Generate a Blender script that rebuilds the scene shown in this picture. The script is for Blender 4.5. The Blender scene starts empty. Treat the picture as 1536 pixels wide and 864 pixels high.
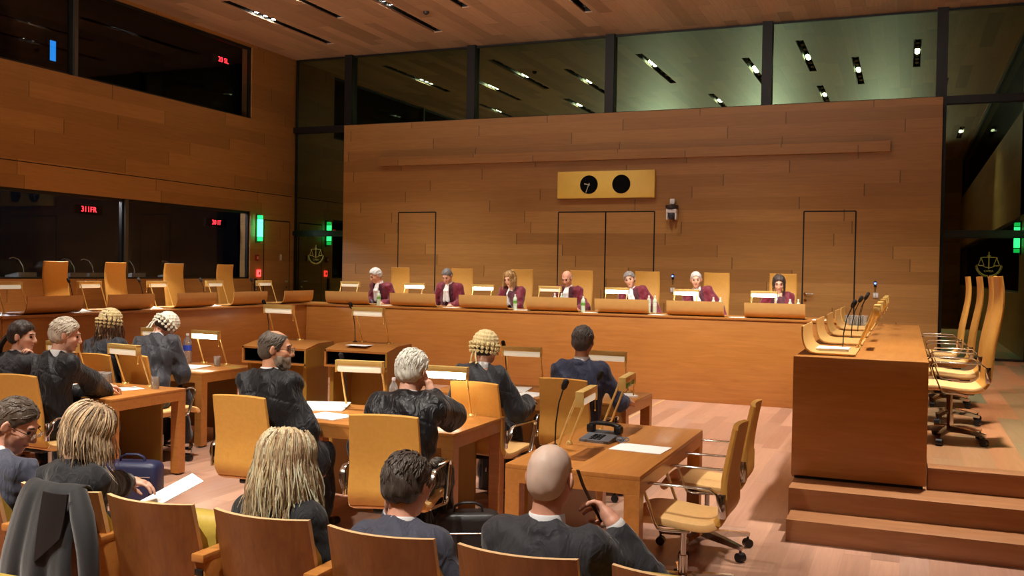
import bpy, bmesh, math, random
import numpy as np
from mathutils import Vector, Matrix, Euler

SC = bpy.context.scene
COL = SC.collection
PI = math.pi
R = math.radians
rng = random.Random(7)

# ------------------------------------------------------------------ materials
MATS = {}

def s2l(c):
    return tuple(((v / 255) / 12.92 if v / 255 <= 0.04045 else ((v / 255 + 0.055) / 1.055) ** 2.4) for v in c) + (1.0,)

class NT:
    def __init__(self, name):
        self.m = bpy.data.materials.new(name)
        self.m.use_nodes = True
        self.t = self.m.node_tree
        self.t.nodes.clear()
        self.out = self.n('ShaderNodeOutputMaterial')
    def n(self, typ, **kw):
        nd = self.t.nodes.new(typ)
        for k, v in kw.items():
            setattr(nd, k, v)
        return nd
    def l(self, a, b):
        self.t.links.new(a, b)
    def math(self, op, a, b=None, c=None):
        nd = self.n('ShaderNodeMath', operation=op)
        for i, v in enumerate((a, b, c)):
            if v is None:
                continue
            if isinstance(v, (int, float)):
                nd.inputs[i].default_value = v
            else:
                self.l(v, nd.inputs[i])
        return nd.outputs[0]
    def mix(self, fac, a, b, blend='MIX'):
        nd = self.n('ShaderNodeMix', data_type='RGBA', blend_type=blend)
        for sock, v in ((nd.inputs[0], fac), (nd.inputs[6], a), (nd.inputs[7], b)):
            if isinstance(v, (int, float, tuple)):
                sock.default_value = v
            else:
                self.l(v, sock)
        return nd.outputs[2]
    def bsdf(self, **kw):
        b = self.n('ShaderNodeBsdfPrincipled')
        for k, v in kw.items():
            s = b.inputs[k]
            if isinstance(v, (int, float, tuple)):
                s.default_value = v
            else:
                self.l(v, s)
        self.l(b.outputs[0], self.out.inputs[0])
        return b

def plain(name, rgb, rough=0.5, metal=0.0, noise=0.06, scale=30.0, bump=0.0, sheen=0.0, coat=0.0, spec=0.5, stretch=(1, 1, 1)):
    if name in MATS:
        return MATS[name]
    t = NT(name)
    co = t.n('ShaderNodeTexCoord')
    mp = t.n('ShaderNodeMapping')
    mp.inputs['Scale'].default_value = stretch
    t.l(co.outputs['Object'], mp.inputs[0])
    nz = t.n('ShaderNodeTexNoise')
    nz.inputs['Scale'].default_value = scale
    nz.inputs['Detail'].default_value = 4
    t.l(mp.outputs[0], nz.inputs['Vector'])
    c = s2l(rgb)
    lo = tuple(v * (1 - noise * 2) for v in c[:3]) + (1,)
    hi = tuple(min(1, v * (1 + noise * 2)) for v in c[:3]) + (1,)
    col = t.mix(nz.outputs[0], lo, hi)
    b = t.bsdf(**{'Base Color': col, 'Roughness': rough, 'Metallic': metal, 'Sheen Weight': sheen, 'Coat Weight': coat, 'Specular IOR Level': spec})
    if bump:
        bp = t.n('ShaderNodeBump')
        bp.inputs['Strength'].default_value = bump
        bp.inputs['Distance'].default_value = 0.01
        t.l(nz.outputs[0], bp.inputs['Height'])
        t.l(bp.outputs[0], b.inputs['Normal'])
    MATS[name] = t.m
    return t.m

def emit(name, rgb, strength):
    if name in MATS:
        return MATS[name]
    t = NT(name)
    e = t.n('ShaderNodeEmission')
    e.inputs[0].default_value = s2l(rgb)
    e.inputs[1].default_value = strength
    t.l(e.outputs[0], t.out.inputs[0])
    MATS[name] = t.m
    return t.m

def veneer(name, c1, c2, axis='X', rough=0.35, scale=1.0, coat=0.0):
    """wood veneer whose grain runs along one object axis"""
    if name in MATS:
        return MATS[name]
    t = NT(name)
    co = t.n('ShaderNodeTexCoord')
    mp = t.n('ShaderNodeMapping')
    st = {'X': (1.2, 14, 14), 'Y': (14, 1.2, 14), 'Z': (14, 14, 1.2)}[axis]
    mp.inputs['Scale'].default_value = tuple(v * scale for v in st)
    t.l(co.outputs['Object'], mp.inputs[0])
    nz = t.n('ShaderNodeTexNoise')
    nz.inputs['Scale'].default_value = 2.2
    nz.inputs['Detail'].default_value = 7
    nz.inputs['Roughness'].default_value = 0.62
    nz.inputs['Distortion'].default_value = 0.8
    t.l(mp.outputs[0], nz.inputs['Vector'])
    nz2 = t.n('ShaderNodeTexNoise')
    nz2.inputs['Scale'].default_value = 0.9
    t.l(co.outputs['Object'], nz2.inputs['Vector'])
    f = t.math('ADD', t.math('MULTIPLY', nz.outputs[0], 0.7), t.math('MULTIPLY', nz2.outputs[0], 0.3))
    rp = t.n('ShaderNodeValToRGB')
    rp.color_ramp.elements[0].position = 0.36
    rp.color_ramp.elements[1].position = 0.66
    rp.color_ramp.elements[0].color = s2l(c1)
    rp.color_ramp.elements[1].color = s2l(c2)
    t.l(f, rp.inputs[0])
    t.bsdf(**{'Base Color': rp.outputs[0], 'Roughness': rough, 'Coat Weight': coat, 'Coat Roughness': 0.15})
    MATS[name] = t.m
    return t.m

def planks(name, cols, u, v, length, width, rough=0.45, joint=0.45, seam=0.012, bump=0.15, coat=0.0, endw=0.006):
    """boards running along axis u, stacked along axis v; each board has its own tone"""
    if name in MATS:
        return MATS[name]
    t = NT(name)
    co = t.n('ShaderNodeTexCoord')
    sp = t.n('ShaderNodeSeparateXYZ')
    t.l(co.outputs['Object'], sp.inputs[0])
    U, V = sp.outputs[u], sp.outputs[v]
    vr = t.math('DIVIDE', V, width)
    row = t.math('FLOOR', vr)
    w1 = t.n('ShaderNodeTexWhiteNoise', noise_dimensions='1D')
    t.l(row, w1.inputs['W'])
    ur = t.math('ADD', t.math('DIVIDE', U, length), t.math('MULTIPLY', w1.outputs[0], 11.7))
    colm = t.math('FLOOR', ur)
    w2 = t.n('ShaderNodeTexWhiteNoise', noise_dimensions='2D')
    cb = t.n('ShaderNodeCombineXYZ')
    t.l(row, cb.inputs[0]); t.l(colm, cb.inputs[1])
    t.l(cb.outputs[0], w2.inputs['Vector'])
    rp = t.n('ShaderNodeValToRGB')
    el = rp.color_ramp.elements
    n = len(cols)
    for i, c in enumerate(cols):
        e = el[i] if i < 2 else el.new(0.5)
    for i, e in enumerate(list(el)):
        e.position = i / (n - 1)
    for i, c in enumerate(cols):
        el[i].color = s2l(c)
    t.l(w2.outputs[0], rp.inputs[0])
    # grain
    gx = t.n('ShaderNodeCombineXYZ')
    t.l(t.math('MULTIPLY', U, 1.6), gx.inputs[0])
    t.l(t.math('MULTIPLY', V, 26.0), gx.inputs[1])
    t.l(t.math('MULTIPLY', w2.outputs[0], 37.0), gx.inputs[2])
    nz = t.n('ShaderNodeTexNoise')
    nz.inputs['Scale'].default_value = 1.4
    nz.inputs['Detail'].default_value = 6
    nz.inputs['Roughness'].default_value = 0.6
    nz.inputs['Distortion'].default_value = 0.6
    t.l(gx.outputs[0], nz.inputs['Vector'])
    g = t.math('ADD', 0.72, t.math('MULTIPLY', nz.outputs[0], 0.56))
    gc = t.n('ShaderNodeCombineXYZ')
    for i in range(3):
        t.l(g, gc.inputs[i])
    col = t.mix(1.0, rp.outputs[0], gc.outputs[0], 'MULTIPLY')
    # seams
    fv = t.math('FRACT', vr)
    fu = t.math('FRACT', ur)
    mv = t.math('LESS_THAN', fv, seam)
    mu = t.math('LESS_THAN', fu, endw)
    mk = t.math('MAXIMUM', t.math('MULTIPLY', mv, joint * 0.5), t.math('MULTIPLY', mu, joint))
    dark = t.mix(mk, col, (0.01, 0.006, 0.003, 1))
    b = t.bsdf(**{'Base Color': dark, 'Roughness': rough, 'Coat Weight': coat, 'Coat Roughness': 0.2})
    if bump:
        bp = t.n('ShaderNodeBump')
        bp.inputs['Strength'].default_value = bump
        bp.inputs['Distance'].default_value = 0.004
        t.l(t.math('SUBTRACT', t.math('MULTIPLY', nz.outputs[0], 0.3), mk), bp.inputs['Height'])
        t.l(bp.outputs[0], b.inputs['Normal'])
    MATS[name] = t.m
    return t.m

def glass(name, tint=(255, 255, 255), reflect=1.0, base=0.04, rough=0.0, mirror=(255, 255, 255), milky=0.0):
    """thin pane: see-through plus a mirror layer"""
    if name in MATS:
        return MATS[name]
    t = NT(name)
    tr = t.n('ShaderNodeBsdfTransparent')
    tr.inputs[0].default_value = s2l(tint)
    gl = t.n('ShaderNodeBsdfGlossy')
    gl.inputs['Roughness'].default_value = rough
    gl.inputs[0].default_value = s2l(mirror)
    lw = t.n('ShaderNodeFresnel')
    lw.inputs[0].default_value = 1.5
    f = t.math('MINIMUM', 1.0, t.math('ADD', base, t.math('MULTIPLY', lw.outputs[0], reflect)))
    mx = t.n('ShaderNodeMixShader')
    t.l(f, mx.inputs[0]); t.l(tr.outputs[0], mx.inputs[1]); t.l(gl.outputs[0], mx.inputs[2])
    res = mx.outputs[0]
    if milky:
        df = t.n('ShaderNodeBsdfDiffuse')
        df.inputs[0].default_value = (0.9, 0.92, 0.92, 1)
        m2 = t.n('ShaderNodeMixShader')
        m2.inputs[0].default_value = milky
        t.l(res, m2.inputs[1]); t.l(df.outputs[0], m2.inputs[2])
        res = m2.outputs[0]
    t.l(res, t.out.inputs[0])
    MATS[name] = t.m
    return t.m

# ------------------------------------------------------------------ mesh building
class MB:
    def __init__(self):
        self.b = bmesh.new()
        self.mi = 0
    def _new(self, fn):
        fn()
    def box(self, c, s, bev=0.0, rot=None, seg=2):
        g = bmesh.ops.create_cube(self.b, size=1.0)
        vs = g['verts']
        bmesh.ops.scale(self.b, vec=s, verts=vs)
        if bev > 0:
            es = list({e for v in vs for e in v.link_edges})
            r = bmesh.ops.bevel(self.b, geom=es, offset=min(bev, min(s) * 0.49), segments=seg, profile=0.5, affect='EDGES')
            vs = list({v for f in r['faces'] for v in f.verts} | {v for v in vs if v.is_valid})
            # gather the whole island
            seen = set(vs); st = list(vs)
            while st:
                v = st.pop()
                for e in v.link_edges:
                    o = e.other_vert(v)
                    if o not in seen:
                        seen.add(o); st.append(o)
            vs = list(seen)
        if rot is not None:
            bmesh.ops.rotate(self.b, cent=(0, 0, 0), matrix=rot, verts=vs)
        bmesh.ops.translate(self.b, vec=c, verts=vs)
        return self
    def span(self, lo, hi, bev=0.0):
        c = [(a + b) / 2 for a, b in zip(lo, hi)]
        s = [abs(b - a) for a, b in zip(lo, hi)]
        return self.box(c, s, bev)
    def cyl(self, a, b, r1, r2=None, n=16, cap=True):
        a, b = Vector(a), Vector(b)
        r2 = r1 if r2 is None else r2
        d = b - a
        q = d.to_track_quat('Z', 'Y').to_matrix().to_4x4()
        m = Matrix.Translation((a + b) / 2) @ q
        bmesh.ops.create_cone(self.b, cap_ends=cap, segments=n, radius1=r1, radius2=r2, depth=d.length, matrix=m)
        return self
    def sph(self, c, r, n=14, scale=(1, 1, 1)):
        m = Matrix.Translation(c) @ Matrix.Diagonal((*scale, 1))
        bmesh.ops.create_uvsphere(self.b, u_segments=n, v_segments=max(6, n * 2 // 3), radius=r, matrix=m)
        return self
    def rings(self, rings, cap=True, closed=True):
        """skin a list of rings (each a list of points)"""
        vs = [[self.b.verts.new(p) for p in r] for r in rings]
        n = len(vs[0])
        for i in range(len(vs) - 1):
            for j in range(n if closed else n - 1):
                k = (j + 1) % n
                try:
                    self.b.faces.new((vs[i][j], vs[i][k], vs[i + 1][k], vs[i + 1][j])).material_index = self.mi
                except ValueError:
                    pass
        if cap:
            for r, rev in ((vs[0], True), (vs[-1], False)):
                try:
                    self.b.faces.new(list(reversed(r)) if rev else r)
                except ValueError:
                    pass
        return self
    def tube(self, path, r, n=8, closed=False, flat=None, up=(1, 0, 0)):
        """round tube along a path; flat=(w,t) makes a flat bar whose width lies along up"""
        P = [Vector(p) for p in path]
        rad = r if isinstance(r, (list, tuple)) else [r] * len(P)
        up = Vector(up)
        rings = []
        N = len(P)
        prev = None
        for i, p in enumerate(P):
            a = P[i - 1] if i > 0 else (P[-1] if closed else P[0])
            b = P[i + 1] if i < N - 1 else (P[0] if closed else P[-1])
            d = (b - a).normalized()
            if flat:
                w = up
                h = d.cross(w).normalized()
                fw, ft = flat
                rings.append([p + w * (sx * fw / 2) + h * (sy * ft / 2) for sx, sy in ((-1, -.5), (-.8, -1), (.8, -1), (1, -.5), (1, .5), (.8, 1), (-.8, 1), (-1, .5))])
                continue
            if prev is None:
                u = Vector((0, 0, 1)) if abs(d.z) < 0.9 else Vector((1, 0, 0))
                u = (u - d * u.dot(d)).normalized()
            else:
                u = (prev - d * prev.dot(d)).normalized()
            prev = u
            w = d.cross(u)
            rings.append([p + (u * math.cos(2 * PI * k / n) + w * math.sin(2 * PI * k / n)) * rad[i] for k in range(n)])
        if closed:
            rings.append(rings[0])
            self.rings(rings, cap=False)
            bmesh.ops.remove_doubles(self.b, verts=self.b.verts[:], dist=1e-6)
        else:
            self.rings(rings)
        return self
    def lathe(self, prof, c=(0, 0, 0), n=24):
        rings = [[(c[0] + max(r, 1e-4) * math.cos(2 * PI * k / n), c[1] + max(r, 1e-4) * math.sin(2 * PI * k / n), c[2] + z) for k in range(n)] for r, z in prof]
        return self.rings(rings)
    def prism(self, poly, lo, hi, axis='Y'):
        """extrude a 2-D outline: axis Y -> outline in XZ, axis X -> in YZ, axis Z -> in XY"""
        def P(a, b, h):
            return {'Y': (a, h, b), 'X': (h, a, b), 'Z': (a, b, h)}[axis]
        return self.rings([[P(a, b, lo) for a, b in poly], [P(a, b, hi) for a, b in poly]])
    def build(self, name, mat, parent=None, smooth=40, loc=None, rot=None):
        bmesh.ops.recalc_face_normals(self.b, faces=self.b.faces[:])
        me = bpy.data.meshes.new(name)
        self.b.to_mesh(me)
        self.b.free()
        if smooth:
            me.polygons.foreach_set('use_smooth', [True] * len(me.polygons))
            me.set_sharp_from_angle(angle=R(smooth))
        return link(name, me, mat, parent, loc, rot)

def link(name, me, mat, parent=None, loc=None, rot=None):
    for m in (mat if isinstance(mat, (list, tuple)) else [mat]):
        me.materials.append(m)
    o = bpy.data.objects.new(name, me)
    COL.objects.link(o)
    if parent is not None:
        o.parent = parent
    if loc is not None:
        o.location = loc
    if rot is not None:
        o.rotation_euler = rot
    return o

def tag(o, label=None, cat=None, group=None, kind=None):
    if label: o['label'] = label
    if cat: o['category'] = cat
    if group: o['group'] = group
    if kind: o['kind'] = kind
    return o

def empty(name, loc=(0, 0, 0), rz=0.0, label=None, cat=None, group=None):
    o = bpy.data.objects.new(name, None)
    o.empty_display_size = 0.1
    COL.objects.link(o)
    o.location = loc
    o.rotation_euler = (0, 0, rz)
    return tag(o, label, cat, group)

KIDS = {}
def copy_tree(o, loc=None, rz=None, label=None, group=None):
    def cp(a, par):
        c = a.copy()
        COL.objects.link(c)
        if par is not None:
            c.parent = par
        for ch in list(a.children):
            cp(ch, c)
        return c
    c = cp(o, None)
    if loc is not None: c.location = loc
    if rz is not None: c.rotation_euler = (0, 0, rz)
    if label: c['label'] = label
    if group: c['group'] = group
    return c

def structure(mb, name, mat, smooth=40, parent=None):
    o = mb.build(name, mat, parent, smooth)
    if parent is None:
        o['kind'] = 'structure'
    return o
# ------------------------------------------------------------------ room constants (metres; the camera stands over the origin)
XL, XR, YG, YB, ZC = -12.4, 1.84, 17.7, -5.0, 6.3
XC = -5.28

M_wall = planks('wall wood boards', [(154, 108, 56), (168, 120, 64), (178, 130, 72), (160, 113, 59), (170, 122, 66)], 'X', 'Z', 2.9, 0.21, rough=0.42, joint=0.55)
M_wall_side = planks('side wall wood boards', [(156, 114, 62), (168, 124, 68), (178, 132, 75), (160, 117, 64)], 'Y', 'Z', 2.9, 0.24, rough=0.45, joint=0.5)
M_ceil = planks('ceiling wood boards', [(166, 134, 106), (194, 158, 128), (208, 172, 140), (180, 146, 118)], 'Y', 'X', 2.6, 0.24, rough=0.5, joint=0.4)
M_floor = planks('floor boards', [(166, 126, 106), (190, 146, 122), (202, 156, 132), (172, 128, 108), (186, 148, 130)], 'Y', 'X', 1.6, 0.17, rough=0.3, joint=0.3, coat=0.15, bump=0.05)
M_platform = planks('platform floor boards', [(118, 112, 82), (192, 122, 80), (150, 122, 90), (198, 132, 90), (104, 116, 88)], 'Y', 'X', 1.5, 0.21, rough=0.32, joint=0.35, coat=0.1, bump=0.05)  # greenish board tones stand in for green light falling on the floor
M_step = veneer('step wood', (146, 96, 60), (170, 118, 78), 'X', 0.38, 0.8)
M_dark = plain('black metal', (14, 12, 11), 0.5, 0.0, 0.1)
M_mull = plain('dark bronze frame', (24, 17, 13), 0.45, 0.3, 0.1)
M_booth = plain('booth black lining', (9, 9, 12), 1.0, 0, 0.1, spec=0.0)
M_steel = plain('brushed steel frame', (105, 105, 100), 0.4, 0.8, 0.05)
M_ext = glass('night glazing', (20, 24, 20), 1.0, 0.26, 0.0, (205, 240, 190))
M_booth_glass = glass('booth glass', (228, 230, 232), 0.07, 0.002, 0.0)
M_chrome = plain('polished chrome', (215, 213, 210), 0.13, 1.0, 0.02)
M_groove = plain('door gap', (20, 11, 5), 0.8)

# floors
structure(MB().span((XL - 0.2, YB, -0.1), (XR + 0.2, 13.62, 0.0)), 'floor', M_floor, 0)
fl = MB()
fl.span((XL, 13.6, 0.0), (XR, YG + 0.3, 0.45))
fl.span((XL, 7.45, 0.0), (-9.28, 13.6, 0.45))
fl.span((-0.74, 7.45, 0.0), (XR, 13.6, 0.298)).span((0.17, 7.45, 0.298), (XR, 13.6, 0.45)).span((-0.74, 12.95, 0.298), (0.17, 13.6, 0.45))
structure(fl, 'floor_platform', M_platform, 0)
for nm, x0, x1 in (('trim_1', -0.74, XR), ('trim_2', XL, -9.28)):
    st = MB()
    st.span((x0 + 0.02, 6.73, 0.0), (x1, 7.1, 0.15), 0.004)
    st.span((x0, 7.04, 0.0), (x1, 7.46, 0.30), 0.004)
    if nm == 'trim_1':
        st.span((0.17, 7.42, 0.30), (x1, 7.6, 0.455), 0.004)
    else:
        st.span((x0, 7.42, 0.30), (-10.0, 7.6, 0.455), 0.004)
    structure(st, nm, M_step, 30)
structure(MB().span((-3.165, 7.0, 0.0), (-3.135, 13.5, 0.002)), 'trim_3', plain('brass floor strip', (225, 190, 130), 0.4, 0.3))

# left wall with two strips of booth windows
wl = MB()
wl.span((XL - 0.25, YB, 0), (XL, 16.18, 1.55))
wl.span((XL - 0.25, YB, 2.92), (XL, 16.18, 4.80))
wl.span((XL - 0.25, YB, 6.24), (XL, 16.18, ZC))
wl.span((XL - 0.25, 16.18, 0), (XL, YG + 0.06, ZC))
structure(wl, 'wall_left', M_wall_side, 0)
structure(MB().span((XL + 0.0, YB, 3.318), (XL + 0.002, 17.6, 3.333)), 'trim_4', M_groove, 0)
wr = MB()
wr.span((XR, YB, 0), (XR + 0.25, YG + 0.06, 1.55))
wr.span((XR, YB, 2.92), (XR + 0.25, YG + 0.06, 4.80))
wr.span((XR, YB, 6.24), (XR + 0.25, YG + 0.06, ZC))
wr.span((XR, 16.18, 1.55), (XR + 0.25, YG + 0.06, 6.24))
structure(wr, 'wall_right', M_wall_side, 0)
structure(MB().span((XL - 0.3, YB - 0.25, 0), (XR + 0.3, YB, ZC)), 'wall_rear', M_wall, 0)

# wooden wall behind the bench, door leaves cut into it
WY = 17.2
structure(MB().span((-10.85, WY, 0.45), (0.49, WY + 0.22, 4.75), 0.004), 'wall_back', M_wall, 0)
def door_leaf(n, x0, x1, top, handle=None):
    o = structure(MB().span((x0 + 0.012, WY - 0.006, 0.46), (x1 - 0.012, WY + 0.01, top - 0.012)), 'door_%d' % n, M_wall, 0)
    g = MB()
    for a in (x0, x1):
        g.span((a - 0.012, WY - 0.004, 0.455), (a + 0.012, WY + 0.004, top))
    g.span((x0, WY - 0.004, top - 0.012), (x1, WY + 0.004, top + 0.012))
    g.build('door_gap', M_groove, o)
    if handle is not None:
        h = MB()
        h.cyl((handle, WY - 0.004, 1.49), (handle, WY - 0.02, 1.49), 0.026).cyl((handle, WY - 0.004, 1.38), (handle, WY - 0.016, 1.38), 0.024)
        h.tube([(handle, WY - 0.01, 1.49), (handle, WY - 0.06, 1.49), (handle + 0.03, WY - 0.065, 1.49), (handle + 0.14, WY - 0.065, 1.49)], 0.010)
        h.build('door_handle', M_chrome, o)
door_leaf(1, -9.54, -8.70, 2.94)
door_leaf(2, -6.11, -5.18, 2.92)
door_leaf(3, -5.18, -4.26, 2.92)
door_leaf(4, -1.65, -0.81, 2.90, -1.60)
# long projecting ledge
structure(MB().span((-9.97, WY - 0.14, 3.87), (-0.29, WY, 4.05), 0.004).span((-9.6, WY - 0.03, 4.05), (-0.55, WY, 4.16), 0.003), 'trim_5', M_wall, 0)

# door in the left wall beyond the booths
dl = structure(MB().span((XL - 0.01, 16.64, 0.46), (XL + 0.005, 17.52, 2.76)), 'door_5', M_wall_side, 0)
g = MB()
for y in (16.63, 17.53):
    g.span((XL - 0.005, y - 0.012, 0.455), (XL + 0.004, y + 0.012, 2.77))
g.span((XL - 0.005, 16.63, 2.76), (XL + 0.004, 17.53, 2.784))
g.build('door_gap', M_groove, dl)
h = MB()
h.cyl((XL + 0.005, 17.42, 1.49), (XL + 0.02, 17.42, 1.49), 0.026).cyl((XL + 0.005, 17.42, 1.36), (XL + 0.018, 17.42, 1.36), 0.022)
h.tube([(XL + 0.01, 17.42, 1.49), (XL + 0.06, 17.42, 1.49), (XL + 0.065, 17.39, 1.49), (XL + 0.065, 17.28, 1.49)], 0.010)
h.build('door_handle', M_chrome, dl)

# booth windows, left wall: dark rooms behind glass
def booth_window(n, z0, z1, y0, y1, side=-1, face=None):
    x = XL if side < 0 else XR
    fr = MB()
    w = 0.05
    xo = x + side * 0.06
    fr.span((xo - 0.03, y0, z1 - w), (xo + 0.03, y1, z1)).span((xo - 0.03, y0, z0), (xo + 0.03, y1, z0 + w * 0.6))
    fr.span((xo - 0.03, y0, z0), (xo + 0.03, y0 + w, z1)).span((xo - 0.03, y1 - w, z0), (xo + 0.03, y1, z1))
    o = structure(fr, 'window_%d' % n, M_dark)
    MB().span((xo - 0.005, y0 + 0.01, z0 + 0.01), (xo + 0.005, y1 - 0.01, z1 - 0.01)).build('pane', M_booth_glass, o, 0)
    return o
booth_window(1, 1.55, 2.92, 12.84, 16.18)
booth_window(2, 1.55, 2.92, 8.0, 12.78)
booth_window(3, 4.80, 6.24, 11.72, 16.18)
booth_window(4, 4.80, 6.24, 7.2, 11.66)
booth_window(5, 1.55, 2.92, -4.9, 16.18, 1)
booth_window(6, 4.80, 6.24, -4.9, 16.18, 1)
booth_window(7, 1.55, 2.92, -4.9, 7.9)
booth_window(8, 4.80, 6.24, -4.9, 7.1)
tr = MB()
tr.span((XL - 0.1, 12.775, 1.55), (XL + 0.01, 12.845, 2.92)).span((XL - 0.1, 11.655, 4.8), (XL + 0.01, 11.725, 6.24)).span((XL - 0.1, 7.9, 1.55), (XL + 0.01, 8.0, 2.92)).span((XL - 0.1, 7.1, 4.8), (XL + 0.01, 7.2, 6.24))
structure(tr, 'trim_6', M_steel)
for nm, x, sg in (('wall_booth', XL, -1), ('wall_booth.001', XR, 1)):
    wb = MB()
    for z0, z1 in ((1.2, 3.1), (4.6, 6.3)):
        a, b = x + sg * 0.26, x + sg * 2.4
        wb.span((b, YB, z0), (b + sg * 0.1, 16.4, z1))
        wb.span((min(a, b), 16.3, z0), (max(a, b), 16.4, z1)).span((min(a, b), YB, z0), (max(a, b), YB + 0.1, z1))
        wb.span((min(a, b), YB, z1), (max(a, b), 16.4, z1 + 0.05)).span((min(a, b), YB, z0 - 0.05), (max(a, b), 16.4, z0))
    structure(wb, nm, M_booth, 0)
structure(MB().span((XL - 0.95, YB + 0.1, 1.50), (XL - 0.15, 16.3, 1.548)).span((XL - 0.95, YB + 0.1, 4.75), (XL - 0.15, 16.3, 4.80)), 'trim_7', plain('booth counter', (34, 36, 40), 0.4), 0)

# glazed end wall
def end_window(n, x0, x1, z0, z1):
    w = 0.03
    fr = MB()
    fr.span((x0, YG - 0.03, z1 - w), (x1, YG + 0.05, z1)).span((x0, YG - 0.03, z0), (x1, YG + 0.05, z0 + w))
    fr.span((x0, YG - 0.03, z0), (x0 + w, YG + 0.05, z1)).span((x1 - w, YG - 0.03, z0), (x1, YG + 0.05, z1))
    o = structure(fr, 'window_%d' % n, M_mull)
    MB().span((x0 + 0.005, YG, z0 + 0.005), (x1 - 0.005, YG + 0.012, z1 - 0.005)).build('pane', M_ext, o, 0)
xs = [XL, -11.01, -8.16, -5.28, -2.38, 0.47, XR]
k = 9
for a, b in zip(xs[:-1], xs[1:]):
    end_window(k, a + 0.02, b - 0.02, 4.80, ZC - 0.01); k += 1
for a, b in ((XL, -10.86), (0.48, XR)):
    end_window(k, a + 0.02, b - 0.02, 2.57, 4.72); k += 1
    end_window(k, a + 0.02, b - 0.02, 0.46, 2.50); k += 1
mu = MB()
for x in xs[1:-1]:
    mu.span((x - 0.085, YG - 0.12, 4.70 if -10.9 < x < 0.4 else 0.45), (x + 0.085, YG + 0.1, ZC))
mu.span((XL, YG - 0.08, 4.70), (XR, YG + 0.1, 4.83))
for a, b in ((XL, -10.9), (0.5, XR)):
    mu.span((a, YG - 0.06, 2.49), (b, YG + 0.1, 2.58))
structure(mu, 'trim_8', M_mull, 0)
structure(MB().span((XL, YG + 0.25, 0.3), (XR, YG + 0.3, ZC)), 'night_backing', M_booth, 0)  # black sheet added behind the glass in place of the dark outside

# gold court emblems on the glass
M_gold = plain('gold emblem foil', (176, 172, 84), 0.45, 0.2, 0.05)
def emblem(x, z, label):
    y = YG - 0.034
    m = MB()
    def ln(pts, r=0.007):
        m.tube([(x + a, y, z + b) for a, b in pts], r, 6)
    ln([(0, 0.22), (0, -0.06)], 0.009)
    ln([(-0.03, 0.155), (0.03, 0.155)])
    ln([(-0.13, 0.12), (-0.08, 0.135), (0, 0.13), (0.08, 0.135), (0.13, 0.12)])
    for s in (-1, 1):
        ln([(s * 0.115, 0.122), (s * 0.075, 0.01)], 0.005); ln([(s * 0.115, 0.122), (s * 0.155, 0.01)], 0.005)
        ln([(s * 0.07, 0.01), (s * 0.09, -0.005), (s * 0.14, -0.005), (s * 0.16, 0.01)], 0.008)
    ln([(-0.09, -0.005), (-0.05, -0.03), (0, -0.038), (0.05, -0.03), (0.09, -0.005)])
    for s in (-1, 1):
        arc = [(s * 0.175 * math.sin(a), 0.0 - 0.17 * math.cos(a)) for a in [R(v) for v in range(4, 92, 8)]]
        ln(arc, 0.008)
        for i, (a, b) in enumerate(arc):
            an = R(4 + 8 * i)
            for q in (0.6, -0.6):
                ln([(a, b), (a + s * 0.028 * math.sin(an + q + 0.9), b + 0.028 * -math.cos(an + q + 0.9))], 0.006)
    o = m.build('court_emblem', M_gold, None, 60)
    tag(o, label, 'emblem', 'gold emblems on the glass')
    tx = text_obj('lettering', 'CVRIA', 0.05, M_gold, o, (x, y, z - 0.095), (R(90), 0, 0))
    return o
def text_obj(name, s, size, mat, parent, loc, rot, ext=0.001):
    cu = bpy.data.curves.new(name, 'FONT')
    cu.body = s; cu.size = size; cu.align_x = 'CENTER'; cu.align_y = 'CENTER'; cu.extrude = ext
    tmp = bpy.data.objects.new('tmp', cu)
    COL.objects.link(tmp)
    bpy.context.view_layer.update()
    me = bpy.data.meshes.new_from_object(tmp.evaluated_get(bpy.context.evaluated_depsgraph_get()))
    bpy.data.objects.remove(tmp)
    me.materials.clear()
    return link(name, me, mat, parent, loc, rot)
emblem(-11.81, 2.06, 'gold scales and sword emblem on the dark glass beside the left wall')
emblem(1.25, 2.02, 'gold scales and sword emblem on the dark glass right of the wooden wall')

# ------------------------------------------------------------------ ceiling with light slots
SLOTS = [  # x, y0, y1, lit lamp positions, tilt towards +Y (deg)
    (-10.85, 13.37, 16.63, (14.28, 14.53, 14.78), 4),
    (-9.55, 11.7, 14.97, (13.20, 13.42, 13.64), 38),
    (-8.30, 13.0, 16.45, (14.35, 14.58), 38),
    (-7.10, 11.8, 15.06, (13.25, 13.46), 38),
    (-5.20, 12.8, 16.02, (14.60, 14.80, 15.0), 36),
    (-3.20, 11.8, 15.0, (13.30, 13.5, 13.7), 36),
    (-2.00, 13.2, 16.2, (14.30, 14.52), 36),
    (-1.08, 11.4, 14.4, (12.70, 12.9), 36),
    (0.10, 13.0, 15.6, (14.20, 14.42), 36),
    (-10.82, 8.5, 11.5, (10.0, 10.2), 24),
    (-8.34, 8.6, 11.6, (10.25, 10.45), 24),
    (-4.63, 8.4, 11.2, (9.8, 10.0), 24),
    (-2.00, 8.5, 11.5, (9.9, 10.1), 24),
    (0.71, 8.6, 11.6, (10.1, 10.3), 24),
    (1.45, 1.2, 3.8, (2.35, 2.55), 30),
    (0.42, 6.8, 8.9, (8.1, 8.35), 0),
    (-2.60, 4.6, 7.4, (5.9, 6.15), 0),
    (-5.00, 4.6, 7.4, (5.9, 6.15), 8),
    (-7.40, 4.6, 7.4, (5.9, 6.15), 8),
    (-0.6, -0.6, 2.2, (0.6, 0.85), 22),
    (-2.60, -0.6, 2.2, (0.6, 0.85), 22),
    (-5.00, -0.6, 2.2, (0.6, 0.85), 22),
]
SW = 0.15
cols = sorted({s[0] for s in SLOTS})
ce = MB()
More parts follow.
